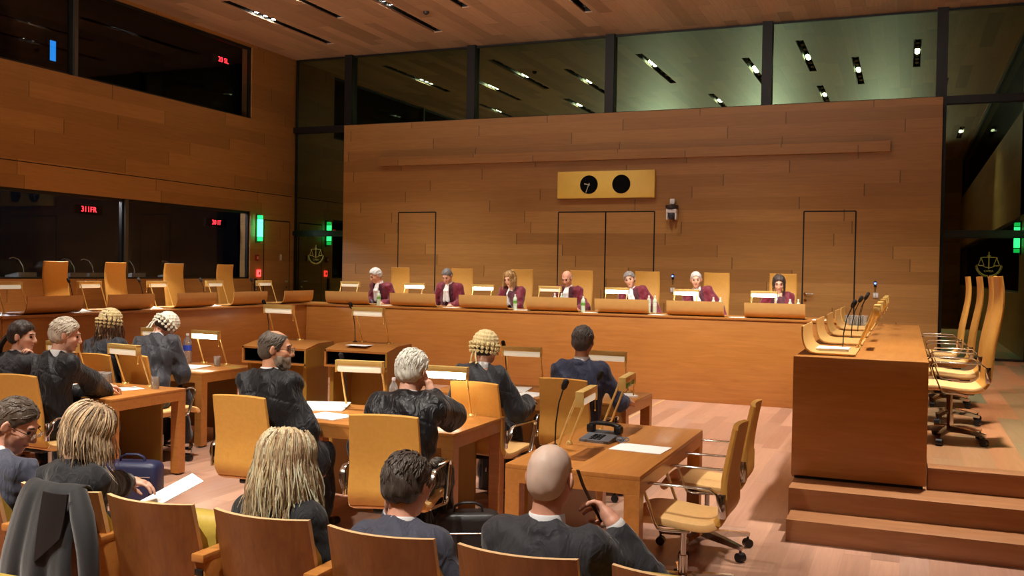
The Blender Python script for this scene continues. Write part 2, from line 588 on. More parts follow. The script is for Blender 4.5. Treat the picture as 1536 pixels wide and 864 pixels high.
edges = [XL - 0.25] + [e for c in cols for e in (c - SW / 2, c + SW / 2)] + [XR + 0.25]
# -10.85 and -10.82 overlap, merge them
iv = []
for c in cols:
    if iv and c - SW / 2 < iv[-1][1]:
        iv[-1][1] = c + SW / 2
    else:
        iv.append([c - SW / 2, c + SW / 2])
px = XL - 0.25
for a, b in iv:
    ce.span((px, YB - 0.2, ZC), (a, YG + 0.2, ZC + 0.05))
    cuts = sorted((s[1], s[2]) for s in SLOTS if a - 1e-6 <= s[0] - SW / 2 and s[0] + SW / 2 <= b + 1e-6)
    py = YB - 0.2
    for y0, y1 in cuts:
        ce.span((a, py, ZC), (b, y0, ZC + 0.05)); py = y1
    ce.span((a, py, ZC), (b, YG + 0.2, ZC + 0.05))
    px = b
ce.span((px, YB - 0.2, ZC), (XR + 0.25, YG + 0.2, ZC + 0.05))
structure(ce, 'ceiling', M_ceil, 0)
structure(MB().span((XL - 0.3, YB - 0.3, ZC + 0.35), (XR + 0.3, YG + 0.3, ZC + 0.4)), 'ceiling_void', M_dark, 0)

M_lamp = emit('ceiling lamp face', (255, 244, 225), 90.0)
M_lampdim = plain('unlit lamp glass', (150, 140, 130), 0.3)
M_bright = plain('lamp reflector', (190, 185, 175), 0.25, 0.9)
def spot(loc, target, power, size=70, blend=0.6, col=(1.0, 0.87, 0.68), radius=0.12):
    L = bpy.data.lights.new('slot_or_fill_spot', 'SPOT')
    L.energy = power; L.spot_size = R(size); L.spot_blend = blend; L.color = col; L.shadow_soft_size = radius
    o = bpy.data.objects.new('slot_or_fill_spot', L)
    COL.objects.link(o)
    o.location = loc
    o.rotation_euler = (Vector(target) - Vector(loc)).to_track_quat('-Z', 'Y').to_euler()
    return o
SLOT_NAMES = [
    'dark ceiling light slot nearest the left wall, its three lamps shining white',
    'dark ceiling light slot second from the left wall',
    'long dark ceiling light slot third from the left wall, beside the round detector',
    'short visible ceiling light slot fourth from the left wall',
    'dark ceiling light slot above the clock panel, cut by the top edge',
    'ceiling light slot between the clock panel and the tip over the right half',
    'ceiling light slot whose tip just shows at the top edge over the right half',
    'ceiling light slot mirrored beside the green patch in the right-hand glass',
    'ceiling light slot mirrored upright in the pane left of the last mullion',
    'farther ceiling light slot by the left wall, mirrored low in the glass',
    'farther ceiling light slot mirrored just above the wooden wall, left of the clock panel',
    'farther ceiling light slot mirrored just above the wooden wall, over the wall camera',
    'farther ceiling light slot mirrored just above the wooden wall, near the round detector image',
    'farther ceiling light slot mirrored at the right end of the wooden wall',
    'ceiling light slot mirrored in the tall dark pane right of the wooden wall',
    'ceiling light slot over the steps and the right bench',
    'ceiling light slot over the table with the telephone',
    'ceiling light slot over the middle table and its two robed people',
    'ceiling light slot over the left table with the tumblers',
    'ceiling light slot over the seat right of the bald man',
    'ceiling light slot over the blonde woman and the tousled man',
    'ceiling light slot over the man in glasses at the left edge']
for i, (x, y0, y1, lit, tilt) in enumerate(SLOTS):
    e = empty('ceiling_light', (x, (y0 + y1) / 2, ZC + 0.02), 0)
    hl = (y1 - y0) / 2
    ch = MB()
    w = SW / 2 + 0.004
    ch.span((-w, -hl, 0.0), (-w + 0.012, hl, 0.22)).span((w - 0.012, -hl, 0.0), (w, hl, 0.22)).span((-w, -hl, 0.2), (w, hl, 0.22))
    ch.span((-w, -hl, 0), (w, -hl + 0.012, 0.22)).span((-w, hl - 0.012, 0), (w, hl, 0.22))
    ch.build('channel', M_dark, e, 0)
    ys = list(lit)
    n = 7
    for k2 in range(n):
        yy = y0 + (k2 + 0.5) * (y1 - y0) / n
        if all(abs(yy - q) > 0.2 for q in lit):
            ys.append(yy)
    mid = (y0 + y1) / 2
    for yy in ys:
        on = yy in lit
        tl = R(tilt if on else 30)
        d = Vector((0, math.sin(tl), -math.cos(tl)))
        c = Vector((0, yy - mid, 0.07))
        m = MB()
        m.cyl(c - d * 0.05, c + d * 0.045, 0.042, 0.05, 14)
        lamp = m.build('lamp', M_dark, e)
        f = MB()
        rr = 0.046 if on else 0.035
        f.cyl(c + d * 0.046, c + d * 0.05, rr, rr, 14)
        f.build('lamp_face', M_lamp if on else M_lampdim, lamp)
    e['label'] = SLOT_NAMES[i]
    e['category'] = 'ceiling light'
    e['group'] = 'light slots in the ceiling'
# smoke detector
m = MB()
m.lathe([(0.0, -0.05), (0.035, -0.05), (0.05, -0.035), (0.055, -0.012), (0.055, 0.0)], (0, 0, 0), 20)
d_ = empty('smoke_detector', (-7.86, 15.05, ZC), 0, 'small round dark detector on the ceiling between two light slots', 'smoke detector')
m.build('detector_body', plain('detector shell', (60, 50, 44), 0.5), d_)
MB().lathe([(0.02, -0.06), (0.03, -0.05)], (0, 0, 0), 16).build('sensor_cap', M_dark, d_)
# ------------------------------------------------------------------ furniture
M_desk = veneer('cherry desk veneer', (160, 101, 44), (180, 120, 58), 'X', 0.36, 0.7, 0.1)
M_deskY = veneer('cherry desk veneer lengthwise', (160, 101, 44), (180, 120, 58), 'Y', 0.36, 0.7, 0.1)
M_table = veneer('table veneer', (176, 112, 52), (198, 132, 66), 'X', 0.32, 0.8, 0.15)
M_brass = plain('satin brass', (236, 200, 120), 0.34, 0.45, 0.04)
M_plate = plain('pale satin brass plate', (214, 168, 100), 0.42, 0.25, 0.04, 12)
M_olive = plain('brushed brass panel', (166, 126, 50), 0.45, 0.1, 0.05, 60, stretch=(1, 1, 0.05))
M_leather = plain('tan leather', (236, 188, 122), 0.5, 0, 0.05, 40, 0.12)  # seat leather paler than the back: its highlight is put into the colour
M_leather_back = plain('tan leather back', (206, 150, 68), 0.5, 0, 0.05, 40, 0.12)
M_rubber = plain('black caster plastic', (18, 18, 22), 0.35)
M_white = plain('white paper', (244, 243, 240), 0.7, 0, 0.01)
M_milk = plain('lamp diffuser with added glow', (246, 240, 218), 0.35, 0, 0.01)
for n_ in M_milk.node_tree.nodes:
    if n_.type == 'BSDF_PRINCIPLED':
        n_.inputs['Emission Color'].default_value = s2l((255, 244, 214)); n_.inputs['Emission Strength'].default_value = 0.35  # faint glow added to unlit diffusers in place of reflected light
M_lit = emit('lit desk lamp tube', (255, 246, 226), 22.0)
M_green_refl = plain('tube with painted green reflection', (70, 200, 110), 0.25)  # reflected green light painted into the tube colour
M_clear = glass('clear tumbler glass', (250, 252, 252), 0.9, 0.05, 0.02, milky=0.16)
M_clip = plain('mic foam black', (16, 10, 12), 0.8)

# --- the U-shaped bench
jd = empty('judges_bench', (-5.0, 13.5, 0), 0, 'long cherry wood bench in front of the seven people in burgundy robes', 'bench')
MB().span((-4.2, 0.0, 0.0), (4.28, 0.06, 1.17), 0.004).build('front_panel', M_desk, jd)
MB().span((-4.18, -0.015, 1.17), (4.30, 0.88, 1.2), 0.004).build('worktop', M_desk, jd)
MB().span((4.22, 0.06, 0.452), (4.28, 0.86, 1.17), 0.004).build('end_panel', M_desk, jd)
MB().span((-3.9, 0.7, 0.452), (-3.85, 0.86, 1.17), 0.004).span((0.0, 0.3, 0.452), (0.05, 0.86, 1.17), 0.004).build('support_panel', M_desk, jd)
ld = empty('side_bench', (-9.62, 10.5, 0), 0, 'empty cherry wood bench along the left wall with five curved reading plates', 'bench')
MB().span((0.36, -2.8, 0.0), (0.42, 3.03, 1.17), 0.004).build('front_panel', M_deskY, ld)
MB().span((-0.42, -2.82, 1.17), (0.435, 3.85, 1.2), 0.004).build('worktop', M_deskY, ld)
MB().span((-0.41, -2.82, 0.452), (0.40, -2.76, 1.17), 0.004).build('end_panel', M_desk, ld)
rd = empty('side_bench', (-0.3, 10.2, 0), 0, 'empty cherry wood bench on the right whose plain end panel faces the steps', 'bench')
MB().span((-0.46, -2.82, 0.325), (0.46, -2.76, 1.205), 0.004).build('end_panel', M_desk, rd)
MB().span((-0.46, -2.76, 0.30), (-0.40, 2.95, 1.175), 0.004).build('front_panel', M_deskY, rd)
MB().span((-0.46, -2.76, 1.175), (0.46, 2.97, 1.2), 0.004).build('worktop', M_deskY, rd)
MB().span((-0.40, 2.88, 0.452), (0.46, 2.94, 1.175), 0.004).build('end_panel', M_desk, rd)
MB().span((-0.44, -2.79, 0.30), (0.44, -2.70, 0.33)).build('plinth', M_dark, rd)

# --- curved reading plates
def reading_plate(w=0.81):
    root = empty('reading_stand', (0, 0, 0))
    pr = [(-0.03, 0.215), (-0.03, 0.15), (-0.02, 0.09), (0.0, 0.045), (0.035, 0.018), (0.085, 0.008), (0.36, 0.006)]
    t = 0.011
    up = []
    for i, (y, z) in enumerate(pr):
        a = pr[max(0, i - 1)]; b = pr[min(len(pr) - 1, i + 1)]
        dx, dz = b[0] - a[0], b[1] - a[1]
        L = math.hypot(dx, dz)
        up.append((y - dz / L * t, z + dx / L * t))
    MB().prism(pr + up[::-1], -w / 2, w / 2, 'X').build('plate', M_plate, root, 30)
    MB().span((-w / 2 + 0.05, 0.30, 0.0), (w / 2 - 0.05, 0.34, 0.006)).build('foot_strip', M_dark, root, 0)
    tag(root, None, 'reading stand')
    return root
proto = reading_plate()
JX = [-8.45, -7.24, -6.02, -4.90, -3.82, -2.75, -1.66]
who = ['leftmost burgundy robe', 'second burgundy robe', 'fair-haired woman in burgundy', 'bald person in burgundy', 'tilted grey-haired person', 'sixth burgundy robe', 'dark-haired woman in burgundy']
first = True
for i, x in enumerate(JX):
    lab = 'curved reading plate on the long bench before the ' + who[i]
    if first:
        o = proto; first = False
        o.location = (x, 13.56, 1.2); o['label'] = lab; o['group'] = 'reading plates on the benches'
    else:
        o = copy_tree(proto, (x, 13.56, 1.2), 0, lab, 'reading plates on the benches')
for i, y in enumerate([8.46, 9.66, 10.90, 12.10, 13.36]):
    copy_tree(proto, (-9.27, y, 1.2), R(90), 'curved reading plate on the left bench, ' + ['nearest the camera', 'second from its near end', 'in the middle of five', 'fourth from its near end', 'in the corner by the long bench'][i], 'reading plates on the benches')
for i, y in enumerate([8.02, 9.27, 10.48, 11.72, 12.70]):
    copy_tree(proto, (-0.70, y, 1.2), R(-90), 'curved reading plate on the right bench, ' + ['nearest, holding a stack of paper', 'second from its near end', 'in the middle of five', 'fourth from its near end', 'farthest, behind the stacked tumblers'][i], 'reading plates on the benches')

# --- brass reading lamps
def lamp(lit, h=0.36, w=0.36, mat=None):
    root = empty('reading_lamp', (0, 0, 0))
    ln = 0.13
    for s in (-1, 1):
        x = s * (w / 2 - 0.015)
        m = MB()
        m.tube([(x, 0.0, 0.012), (x, -ln * 0.5, h * 0.52), (x, -ln, h)], 0.0075, 8)
        m.build('upright', M_brass, root)
        f = MB()
        f.lathe([(0.0, 0.0), (0.022, 0.0), (0.022, 0.008), (0.012, 0.02), (0.0, 0.022)], (x, 0, 0), 12)
        f.cyl((x - 0.03, 0.0, 0), (x - 0.03, 0.0, 0.02), 0.008, 0.006, 8).cyl((x + 0.03, 0.012, 0), (x + 0.03, 0.012, 0.02), 0.008, 0.006, 8)
        f.build('foot', M_brass, root)
    hd = MB()
    q = Matrix.Rotation(R(-14), 3, 'X')
    hd.box((0, -ln - 0.012, h + 0.006), (w + 0.02, 0.05, 0.010), 0.003, None)
    hd.box((0, -ln + 0.010, h - 0.012), (w + 0.006, 0.006, 0.034), 0.002)
    hd.box((0, -ln - 0.034, h - 0.012), (w + 0.006, 0.006, 0.034), 0.002)
    for s in (-1, 1):
        hd.box((s * (w / 2 + 0.004), -ln - 0.012, h - 0.038), (0.008, 0.05, 0.084), 0.002)
    hd.build('lamp_head', M_brass, root)
    tb = MB()
    tb.box((0, -ln - 0.012, h - 0.052), (w - 0.008, 0.036, 0.052), 0.014)
    tb.build('lamp_tube', mat or (M_lit if lit else M_milk), root)
    ch = MB()
    ch.tube([(w / 2 + 0.012, -ln - 0.02, h - 0.06), (w / 2 + 0.013, -ln - 0.022, h - 0.14)], 0.0025, 6).sph((w / 2 + 0.013, -ln - 0.022, h - 0.145), 0.006, 8)
    ch.build('pull_cord', M_brass, root)
    tag(root, None, 'reading lamp', 'brass reading lamps')
    return root
LAMPS = {True: lamp(True), False: lamp(False)}
used_lamp = set()
def put_lamp(loc, rz, lit, label):
    if lit not in used_lamp:
        used_lamp.add(lit)
        o = LAMPS[lit]
        o.location = loc; o.rotation_euler = (0, 0, rz); o['label'] = label
        return o
    return copy_tree(LAMPS[lit], loc, rz, label)
for i, (x, lit) in enumerate([(-8.75, False), (-7.52, True), (-6.28, True), (-5.14, False), (-4.06, True), (-3.00, True), (-1.88, True)]):
    put_lamp((x, 14.0, 1.2), R(180), lit, ('lit' if lit else 'unlit') + ' brass reading lamp on the long bench in front of the ' + who[i])
for i, y in enumerate([8.32, 9.55, 10.78, 12.0, 13.24]):
    put_lamp((-9.72, y, 1.2), R(-90), False, 'unlit brass reading lamp on the left bench, ' + ['nearest the camera', 'second from its near end', 'in the middle of five', 'fourth from its near end', 'beside the far corner'][i])
for i, y in enumerate([8.5, 9.6, 10.7, 11.8, 12.7]):
    put_lamp((-0.36, y, 1.2), R(90), False, 'brass reading lamp on the right bench, ' + ['nearest the steps', 'second from its near end', 'in the middle of five', 'fourth from its near end', 'farthest from the steps'][i])

# --- gooseneck microphones
def mic(h=0.36):
    root = empty('microphone', (0, 0, 0))
    MB().lathe([(0, 0), (0.026, 0), (0.026, 0.008), (0.01, 0.016), (0.0, 0.017)], (0, 0, 0), 14).build('base', M_dark, root)
    MB().tube([(0, 0, 0.01), (0, -0.005, h * 0.4), (0, -0.03, h * 0.75), (0, -0.07, h)], 0.0045, 8).build('gooseneck', M_dark, root)
    MB().tube([(0, -0.065, h - 0.005), (0, -0.075, h + 0.012), (0, -0.093, h + 0.045), (0, -0.098, h + 0.055)], [0.012, 0.019, 0.019, 0.010], 10).build('foam_head', M_clip, root)
    tag(root, None, 'microphone', 'gooseneck microphones')
    return root
mproto = mic()
mfirst = [True]
def put_mic(loc, rz, label):
    if mfirst[0]:
        mfirst[0] = False
        mproto.location = loc; mproto.rotation_euler = (0, 0, rz); mproto['label'] = label
        return mproto
    return copy_tree(mproto, loc, rz, label)
for i, (x, y) in enumerate([(-0.46, 8.13), (-0.48, 9.84), (-0.47, 10.94), (-0.5, 12.2)]):
    put_mic((x, y, 1.2), R(75), 'black gooseneck microphone on the right bench, ' + ['nearest and largest', 'second from its near end', 'third from its near end', 'farthest'][i])
for i, y in enumerate([9.1, 10.3, 11.55, 12.75]):
    put_mic((-9.66, y, 1.2), R(-90), 'black gooseneck microphone on the left bench, ' + ['nearest the camera', 'second from its near end', 'third from its near end', 'farthest'][i])

# --- swivel chairs
def loft_shell(prof, widths, thick, dish):
    """closed padded shell along a profile in YZ"""
    rings = []
    n = len(prof)
    for i, (y, z) in enumerate(prof):
        a = prof[max(0, i - 1)]; b = prof[min(n - 1, i + 1)]
        dy, dz = b[0] - a[0], b[1] - a[1]
        L = math.hypot(dy, dz); ny, nz = -dz / L, dy / L
        w = widths[i] / 2; t = thick[i] / 2
        ring = []
        us = [-1, -0.97, -0.88, -0.6, -0.3, 0, 0.3, 0.6, 0.88, 0.97, 1]
        for u in us:
            k = 1 if abs(u) < 0.9 else (0.75 if abs(u) < 0.99 else 0.0)
            d = dish[i] * (u * u)
            ring.append((u * w, y + ny * (t * k - d), z + nz * (t * k - d)))
        for u in us[-2:0:-1]:
            k = 1 if abs(u) < 0.9 else 0.75
            d = dish[i] * (u * u)
            ring.append((u * w, y - ny * (t * k + d), z - nz * (t * k + d)))
        rings.append(ring)
    return rings
def smooth_path(pts, n):
    P = [Vector((a, b, 0)) for a, b in pts]
    out = []
    for i in range(len(P) - 1):
        p0 = P[max(0, i - 1)]; p1 = P[i]; p2 = P[i + 1]; p3 = P[min(len(P) - 1, i + 2)]
        for k in range(n):
            t = k / n
            v = 0.5 * ((2 * p1) + (p2 - p0) * t + (2 * p0 - 5 * p1 + 4 * p2 - p3) * t * t + (3 * p1 - p0 - 3 * p2 + p3) * t ** 3)
            out.append((v.x, v.y))
    out.append((P[-1].x, P[-1].y))
    return out
def office_chair(high):
    root = empty('swivel_chair', (0, 0, 0))
    seat = smooth_path([(0.255, 0.425), (0.23, 0.458), (0.12, 0.468), (-0.05, 0.452), (-0.16, 0.452), (-0.215, 0.475)], 4)
    if high:
        back = smooth_path([(-0.215, 0.475), (-0.245, 0.53), (-0.25, 0.62), (-0.265, 0.78), (-0.295, 0.95), (-0.32, 1.1), (-0.325, 1.24), (-0.31, 1.37)], 4)
    else:
        back = smooth_path([(-0.215, 0.475), (-0.24, 0.53), (-0.235, 0.6), (-0.235, 0.7), (-0.255, 0.83), (-0.285, 0.985)], 4)
    ns, nb = len(seat), len(back)
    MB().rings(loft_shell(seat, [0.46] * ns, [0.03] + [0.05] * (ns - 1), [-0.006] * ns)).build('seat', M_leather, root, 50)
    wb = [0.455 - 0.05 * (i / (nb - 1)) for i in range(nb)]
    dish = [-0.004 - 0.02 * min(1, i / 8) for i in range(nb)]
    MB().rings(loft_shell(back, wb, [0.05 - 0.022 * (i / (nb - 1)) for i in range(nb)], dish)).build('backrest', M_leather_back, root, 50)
    for s in (-1, 1):
        x = s * 0.265
        path = [(x - s * 0.025, -0.25, 0.55), (x, -0.235, 0.60), (x, -0.225, 0.645), (x, -0.19, 0.672), (x, 0.0, 0.672), (x, 0.13, 0.672), (x, 0.165, 0.655), (x, 0.16, 0.62), (x, 0.10, 0.46), (x, 0.085, 0.435), (x, 0.05, 0.425), (x - s * 0.06, -0.08, 0.418)]
        a = MB().tube(path, 0, flat=(0.034, 0.011)).build('armrest', M_chrome, root, 60)
        MB().box((x - s * 0.022, -0.25, 0.58), (0.012, 0.04, 0.13), 0.004).build('arm_bracket', M_chrome, a)
    MB().box((0, -0.02, 0.415), (0.2, 0.3, 0.035), 0.01).tube([(0.1, 0.02, 0.41), (0.2, 0.05, 0.40)], 0.007).sph((0.21, 0.05, 0.4), 0.013, 8).build('tilt_mechanism', M_rubber, root)
    MB().cyl((0, 0, 0.2), (0, 0, 0.41), 0.016).cyl((0, 0, 0.075), (0, 0, 0.23), 0.026).build('gas_column', M_chrome, root)
    for k in range(5):
        a = 2 * PI * k / 5 + 0.3
        dx, dy = math.cos(a), math.sin(a)
        m = MB()
        rr = []
        for t, z, w, hh in ((0.02, 0.105, 0.05, 0.05), (0.15, 0.10, 0.04, 0.042), (0.31, 0.088, 0.03, 0.026)):
            px, py = -dy * w / 2, dx * w / 2
            c = Vector((dx * t, dy * t, z))
            rr.append([c + Vector((px, py, hh / 2)), c + Vector((-px, -py, hh / 2)), c + Vector((-px * .6, -py * .6, -hh / 2)), c + Vector((px * .6, py * .6, -hh / 2))])
        leg = m.rings(rr).build('leg', M_chrome, root, 30)
        c = MB()
        cx, cy = dx * 0.30, dy * 0.30
        c.cyl((cx - dy * 0.024, cy + dx * 0.024, 0.03), (cx + dy * 0.024, cy - dx * 0.024, 0.03), 0.029, n=16)
        c.cyl((cx, cy, 0.05), (cx, cy, 0.085), 0.008, n=8)
        c.build('caster', M_rubber, leg)
    tag(root, None, 'swivel chair')
    return root
CH = {True: office_chair(True), False: office_chair(False)}
ch_used = set()
def put_chair(high, loc, rz, label, group):
    if high not in ch_used:
        ch_used.add(high)
        o = CH[high]
        o.location = loc; o.rotation_euler = (0, 0, R(rz)); o['label'] = label; o['group'] = group
        return o
    return copy_tree(CH[high], loc, R(rz), label, group)
g1, g2 = 'high-backed chairs round the bench', 'low swivel chairs at the counsel tables'
for i, (x, y, a) in enumerate([(-8.47, 14.95, 172), (-7.17, 14.95, 185), (-6.07, 14.95, 180), (-5.03, 14.95, 176), (-3.87, 14.95, 183), (-2.78, 14.95, 178), (-1.75, 14.92, 180)]):
    put_chair(True, (x, y, 0.45), a, 'tan high-backed chair behind the ' + who[i], g1)
for i, (y, a) in enumerate([(8.45, -86), (9.72, -90), (10.8, -88), (11.98, -92), (13.22, -90)]):
    put_chair(True, (-10.3, y, 0.45), a, 'empty tan high-backed chair at the left bench, ' + ['cut off by the left edge', 'second from the left edge', 'in the middle of five', 'fourth from the left edge', 'nearest the corner'][i], g1)
for i, (x, y, a) in enumerate([(0.36, 8.75, 92), (0.40, 9.95, 88), (0.38, 11.2, 90), (0.34, 12.5, 90)]):
    put_chair(True, (x, y, 0.45), a, 'empty tan high-backed chair at the right bench, ' + ['nearest the steps', 'second from the steps', 'third from the steps', 'farthest, mostly hidden'][i], g1)
for x, y, a, l in [(-3.86, 5.25, 0, 'low tan swivel chair under the bearded man in a black robe'),
                   (-2.73, 4.97, 12, 'low tan swivel chair under the white-haired person in a glossy black robe'),
                   (-2.86, 6.68, -6, 'low tan swivel chair under the person in a curled cream wig'),
                   (-2.37, 7.22, -5, 'low tan swivel chair under the man in the dark blue suit'),
                   (-5.95, 5.40, 0, 'low tan swivel chair under the white-haired man by the left table'),
                   (-6.72, 6.93, -8, 'low tan swivel chair behind the standing tumblers, under the wigged woman'),
                   (-1.12, 5.33, 90, 'empty low tan swivel chair nearest at the right-hand table'),
                   (-1.17, 6.28, 92, 'empty low tan swivel chair farther along the right-hand table')]:
    put_chair(False, (x, y, 0), a, l, g2)
put_chair(False, (-6.95, 5.75, 0), 4, 'low tan swivel chair under the dark-haired woman at the left edge', g2)
put_chair(False, (-6.36, 7.02, 0), -10, 'low tan swivel chair under the man bowing in a cream wig', g2)

# --- counsel tables
def table(name, L, D, loc, rz, label, hatches=()):
    root = empty(name, loc, R(rz), label, 'table', 'counsel tables')
    H, ap, lg = 0.74, 0.10, 0.085
    MB().span((-L / 2, -D / 2, H - 0.025), (L / 2, D / 2, H), 0.003).build('tabletop', M_table, root)
    a = MB()
    a.span((-L / 2, -D / 2, H - ap), (L / 2, -D / 2 + 0.03, H - 0.025)).span((-L / 2, D / 2 - 0.03, H - ap), (L / 2, D / 2, H - 0.025))
    a.span((-L / 2, -D / 2 + 0.03, H - ap), (-L / 2 + 0.03, D / 2 - 0.03, H - 0.025)).span((L / 2 - 0.03, -D / 2 + 0.03, H - ap), (L / 2, D / 2 - 0.03, H - 0.025))
    a.build('apron', M_table, root, 0)
    for sx in (-1, 1):
        for sy in (-1, 1):
            x, y = sx * (L / 2 - lg / 2), sy * (D / 2 - lg / 2)
            g_ = MB().span((x - lg / 2, y - lg / 2, 0.015), (x + lg / 2, y + lg / 2, H - ap), 0.002).build('leg', M_table, root, 0)
            MB().cyl((x, y, 0), (x, y, 0.016), 0.018, n=12).build('foot', M_rubber, g_)
    MB().span((-L / 2 + 0.16, D / 2 - 0.075, 0.05), (L / 2 - 0.2, D / 2 - 0.05, H - ap), 0.002).build('modesty_panel', M_olive, root, 0)
    for hx, hy in hatches:
        MB().span((hx - 0.2, hy - 0.055, H - 0.002), (hx + 0.2, hy + 0.055, H + 0.0015)).build('cable_hatch', veneer('hatch veneer', (120, 68, 28), (142, 84, 38), 'X', 0.35), root, 0)
    return root
T1 = table('counsel_table', 1.67, 0.76, (-1.64, 5.72, 0), 90, 'wooden table at the right with a telephone, turned sideways to the others', ((-0.38, 0.06), (0.5, 0.06)))
T2 = table('counsel_table', 1.58, 0.86, (-3.47, 6.03, 0), 0, 'wooden table in the middle shared by the bearded man and the white-haired person')
T3 = table('counsel_table', 1.9, 0.84, (-6.68, 6.20, 0), 0, 'wooden table at the left with tumblers and the navy bag beside it')
T4 = table('counsel_table', 1.8, 0.86, (-7.30, 8.05, 0), 0, 'wooden table at the back left carrying the plastic water bottle')
T5 = table('counsel_table', 1.78, 0.86, (-2.95, 7.93, 0), 0, 'wooden table at the back right before the man in the dark blue suit')

# --- two standing pulpits
def pulpit(loc, rz, w, label):
    root = empty('pulpit', loc, rz, label, 'lectern', 'pulpits before the long bench')
    d, z0, z1 = 0.5, 0.99, 1.04
    MB().rings([[(-w / 2, 0, z0 - 0.02), (w / 2, 0, z0 - 0.02), (w / 2, 0, z0), (-w / 2, 0, z0)], [(-w / 2, d * .45, z1 - 0.03), (w / 2, d * .45, z1 - 0.03), (w / 2, d * .45, z1 - 0.005), (-w / 2, d * .45, z1 - 0.005)], [(-w / 2, d, z1 - 0.02), (w / 2, d, z1 - 0.02), (w / 2, d, z1), (-w / 2, d, z1)]]).build('top', M_desk, root, 30)
    MB().span((-w / 2, 0.0, 0.82), (w / 2, d, 0.84)).span((-w / 2, 0, 0.84), (-w / 2 + 0.02, d, 0.99)).span((-w / 2, d - 0.02, 0.84), (w / 2, d, 1.02)).build('shelf_box', M_table, root, 0)
    MB().prism([(0.0, 0.80), (d, 0.80), (d, 1.02), (d * .45, 1.01), (0.0, 0.97)], w / 2 - 0.018, w / 2 + 0.002, 'X').build('side_cheek', M_olive, root, 0)
    MB().span((-w / 2 + 0.021, 0.02, 0.841), (w / 2 - 0.021, d - 0.022, 0.845)).span((-w / 2 + 0.021, d - 0.03, 0.845), (w / 2 - 0.021, d - 0.022, 0.985)).span((-w / 2 + 0.0205, 0.02, 0.845), (-w / 2 + 0.024, d - 0.03, 0.965)).span((w / 2 - 0.024, 0.02, 0.845), (w / 2 - 0.0205, d - 0.03, 0.965)).build('shelf_shade', M_dark, root, 0)  # dark sheets inside the open shelf stand for its shade
    for s in (-1, 1):
        MB().span((s * (w / 2 - 0.05) - 0.022, 0.06, 0.0), (s * (w / 2 - 0.05) + 0.022, d - 0.05, 0.82), 0.002).build('side_panel', M_olive, root, 0)
    MB().span((-w / 2 + 0.07, d - 0.1, 0.35), (w / 2 - 0.07, d - 0.075, 0.82)).build('back_panel', M_olive, root, 0)
    return root
pulpit((-5.87, 8.05, 0), 0.0, 0.77, 'standing wooden pulpit behind the bearded man\'s head')
pulpit((-4.98, 8.15, 0), 0.0, 0.71, 'standing wooden pulpit with open shelf left of the white-haired person\'s head')
# ------------------------------------------------------------------ lamps, microphones and papers on the tables
M_lamp_green_refl = M_green_refl
put_lamp((-3.78, 6.36, 0.74), R(8), False, 'unlit brass reading lamp on the middle table, in front of the pulpits')
put_lamp((-3.06, 6.33, 0.74), R(4), True, 'lit brass reading lamp beside the white-haired person\'s cheek')
put_lamp((-6.86, 6.50, 0.74), R(-4), False, 'unlit brass reading lamp on the left table, behind the tumblers')
put_lamp((-6.19, 6.54, 0.74), R(-8), False, 'unlit brass reading lamp on the left table, beside the single glass')
put_lamp((-6.86, 8.38, 0.74), R(-5), True, 'lit brass reading lamp on the table with the plastic water bottle')
put_lamp((-7.55, 8.38, 0.74), R(0), False, 'unlit brass reading lamp hidden behind the bowing man in a wig')
put_lamp((-3.22, 8.27, 0.74), R(2), False, 'unlit brass reading lamp between the curled wig and the blue suit')
put_lamp((-2.42, 8.27, 0.74), R(-2), False, 'unlit brass reading lamp right of the blue suit, on the back right table')
put_lamp((-1.88, 5.44, 0.74), R(95), False, 'unlit brass reading lamp on the right-hand table, nearer of its two')
LG = lamp(False, mat=M_green_refl)
LG.location = (-1.87, 6.3, 0.74); LG.rotation_euler = (0, 0, R(95)); LG['label'] = 'brass reading lamp with a green reflection painted on its tube, on the right-hand table'
put_lamp((-6.0, 8.47, 1.035), R(-4), False, 'unlit brass reading lamp on the left pulpit')
put_lamp((-5.0, 8.58, 1.035), R(-4), False, 'unlit brass reading lamp on the right pulpit')
put_mic((-1.95, 5.50, 0.74), R(60), 'black gooseneck microphone at the near lamp of the right-hand table')
put_mic((-1.92, 6.12, 0.74), R(60), 'black gooseneck microphone beside the telephone and the lamp with the painted green reflection')
put_mic((-3.95, 6.35, 0.74), R(0), 'black gooseneck microphone left of the lamp on the middle table')
put_mic((-3.42, 8.26, 0.74), R(0), 'black gooseneck microphone left of the lamp before the curled wig')
put_mic((-6.22, 8.45, 1.035), R(-5), 'black gooseneck microphone on the left pulpit')
put_mic((-5.24, 8.57, 1.035), R(-5), 'black gooseneck microphone on the right pulpit')

def paper(loc, rz, label, w=0.21, l=0.297, t=0.003, lift=0.0, group='loose papers'):
    m = MB()
    n = 5
    rings = []
    for i in range(n + 1):
        v = -l / 2 + l * i / n
        z = lift * (i / n) ** 2
        rings.append([(-w / 2, v, z), (w / 2, v, z), (w / 2, v, z + t), (-w / 2, v, z + t)])
    m.rings(rings)
    o = m.build('paper', M_white, None, 30, loc, (0, 0, R(rz)))
    tag(o, label, 'paper', group)
    return o
H = 0.741
paper((-1.46, 5.66, H), 86, 'blank white sheet on the right-hand table in front of the telephone', 0.24, 0.32)
paper((-4.04, 6.18, H), 20, 'white document fanned open beside the bearded man\'s elbow', 0.34, 0.32, 0.008, 0.02)
paper((-3.78, 5.84, H), -10, 'white sheet lying at the table edge in front of the bearded man', 0.30, 0.25, 0.006)
paper((-6.52, 6.20, H), 10, 'open white brief under the white-haired man\'s hand', 0.3, 0.3, 0.01)
paper((-6.12, 6.30, H), -24, 'white sheet to the right of the white-haired man\'s hand', 0.21, 0.3)
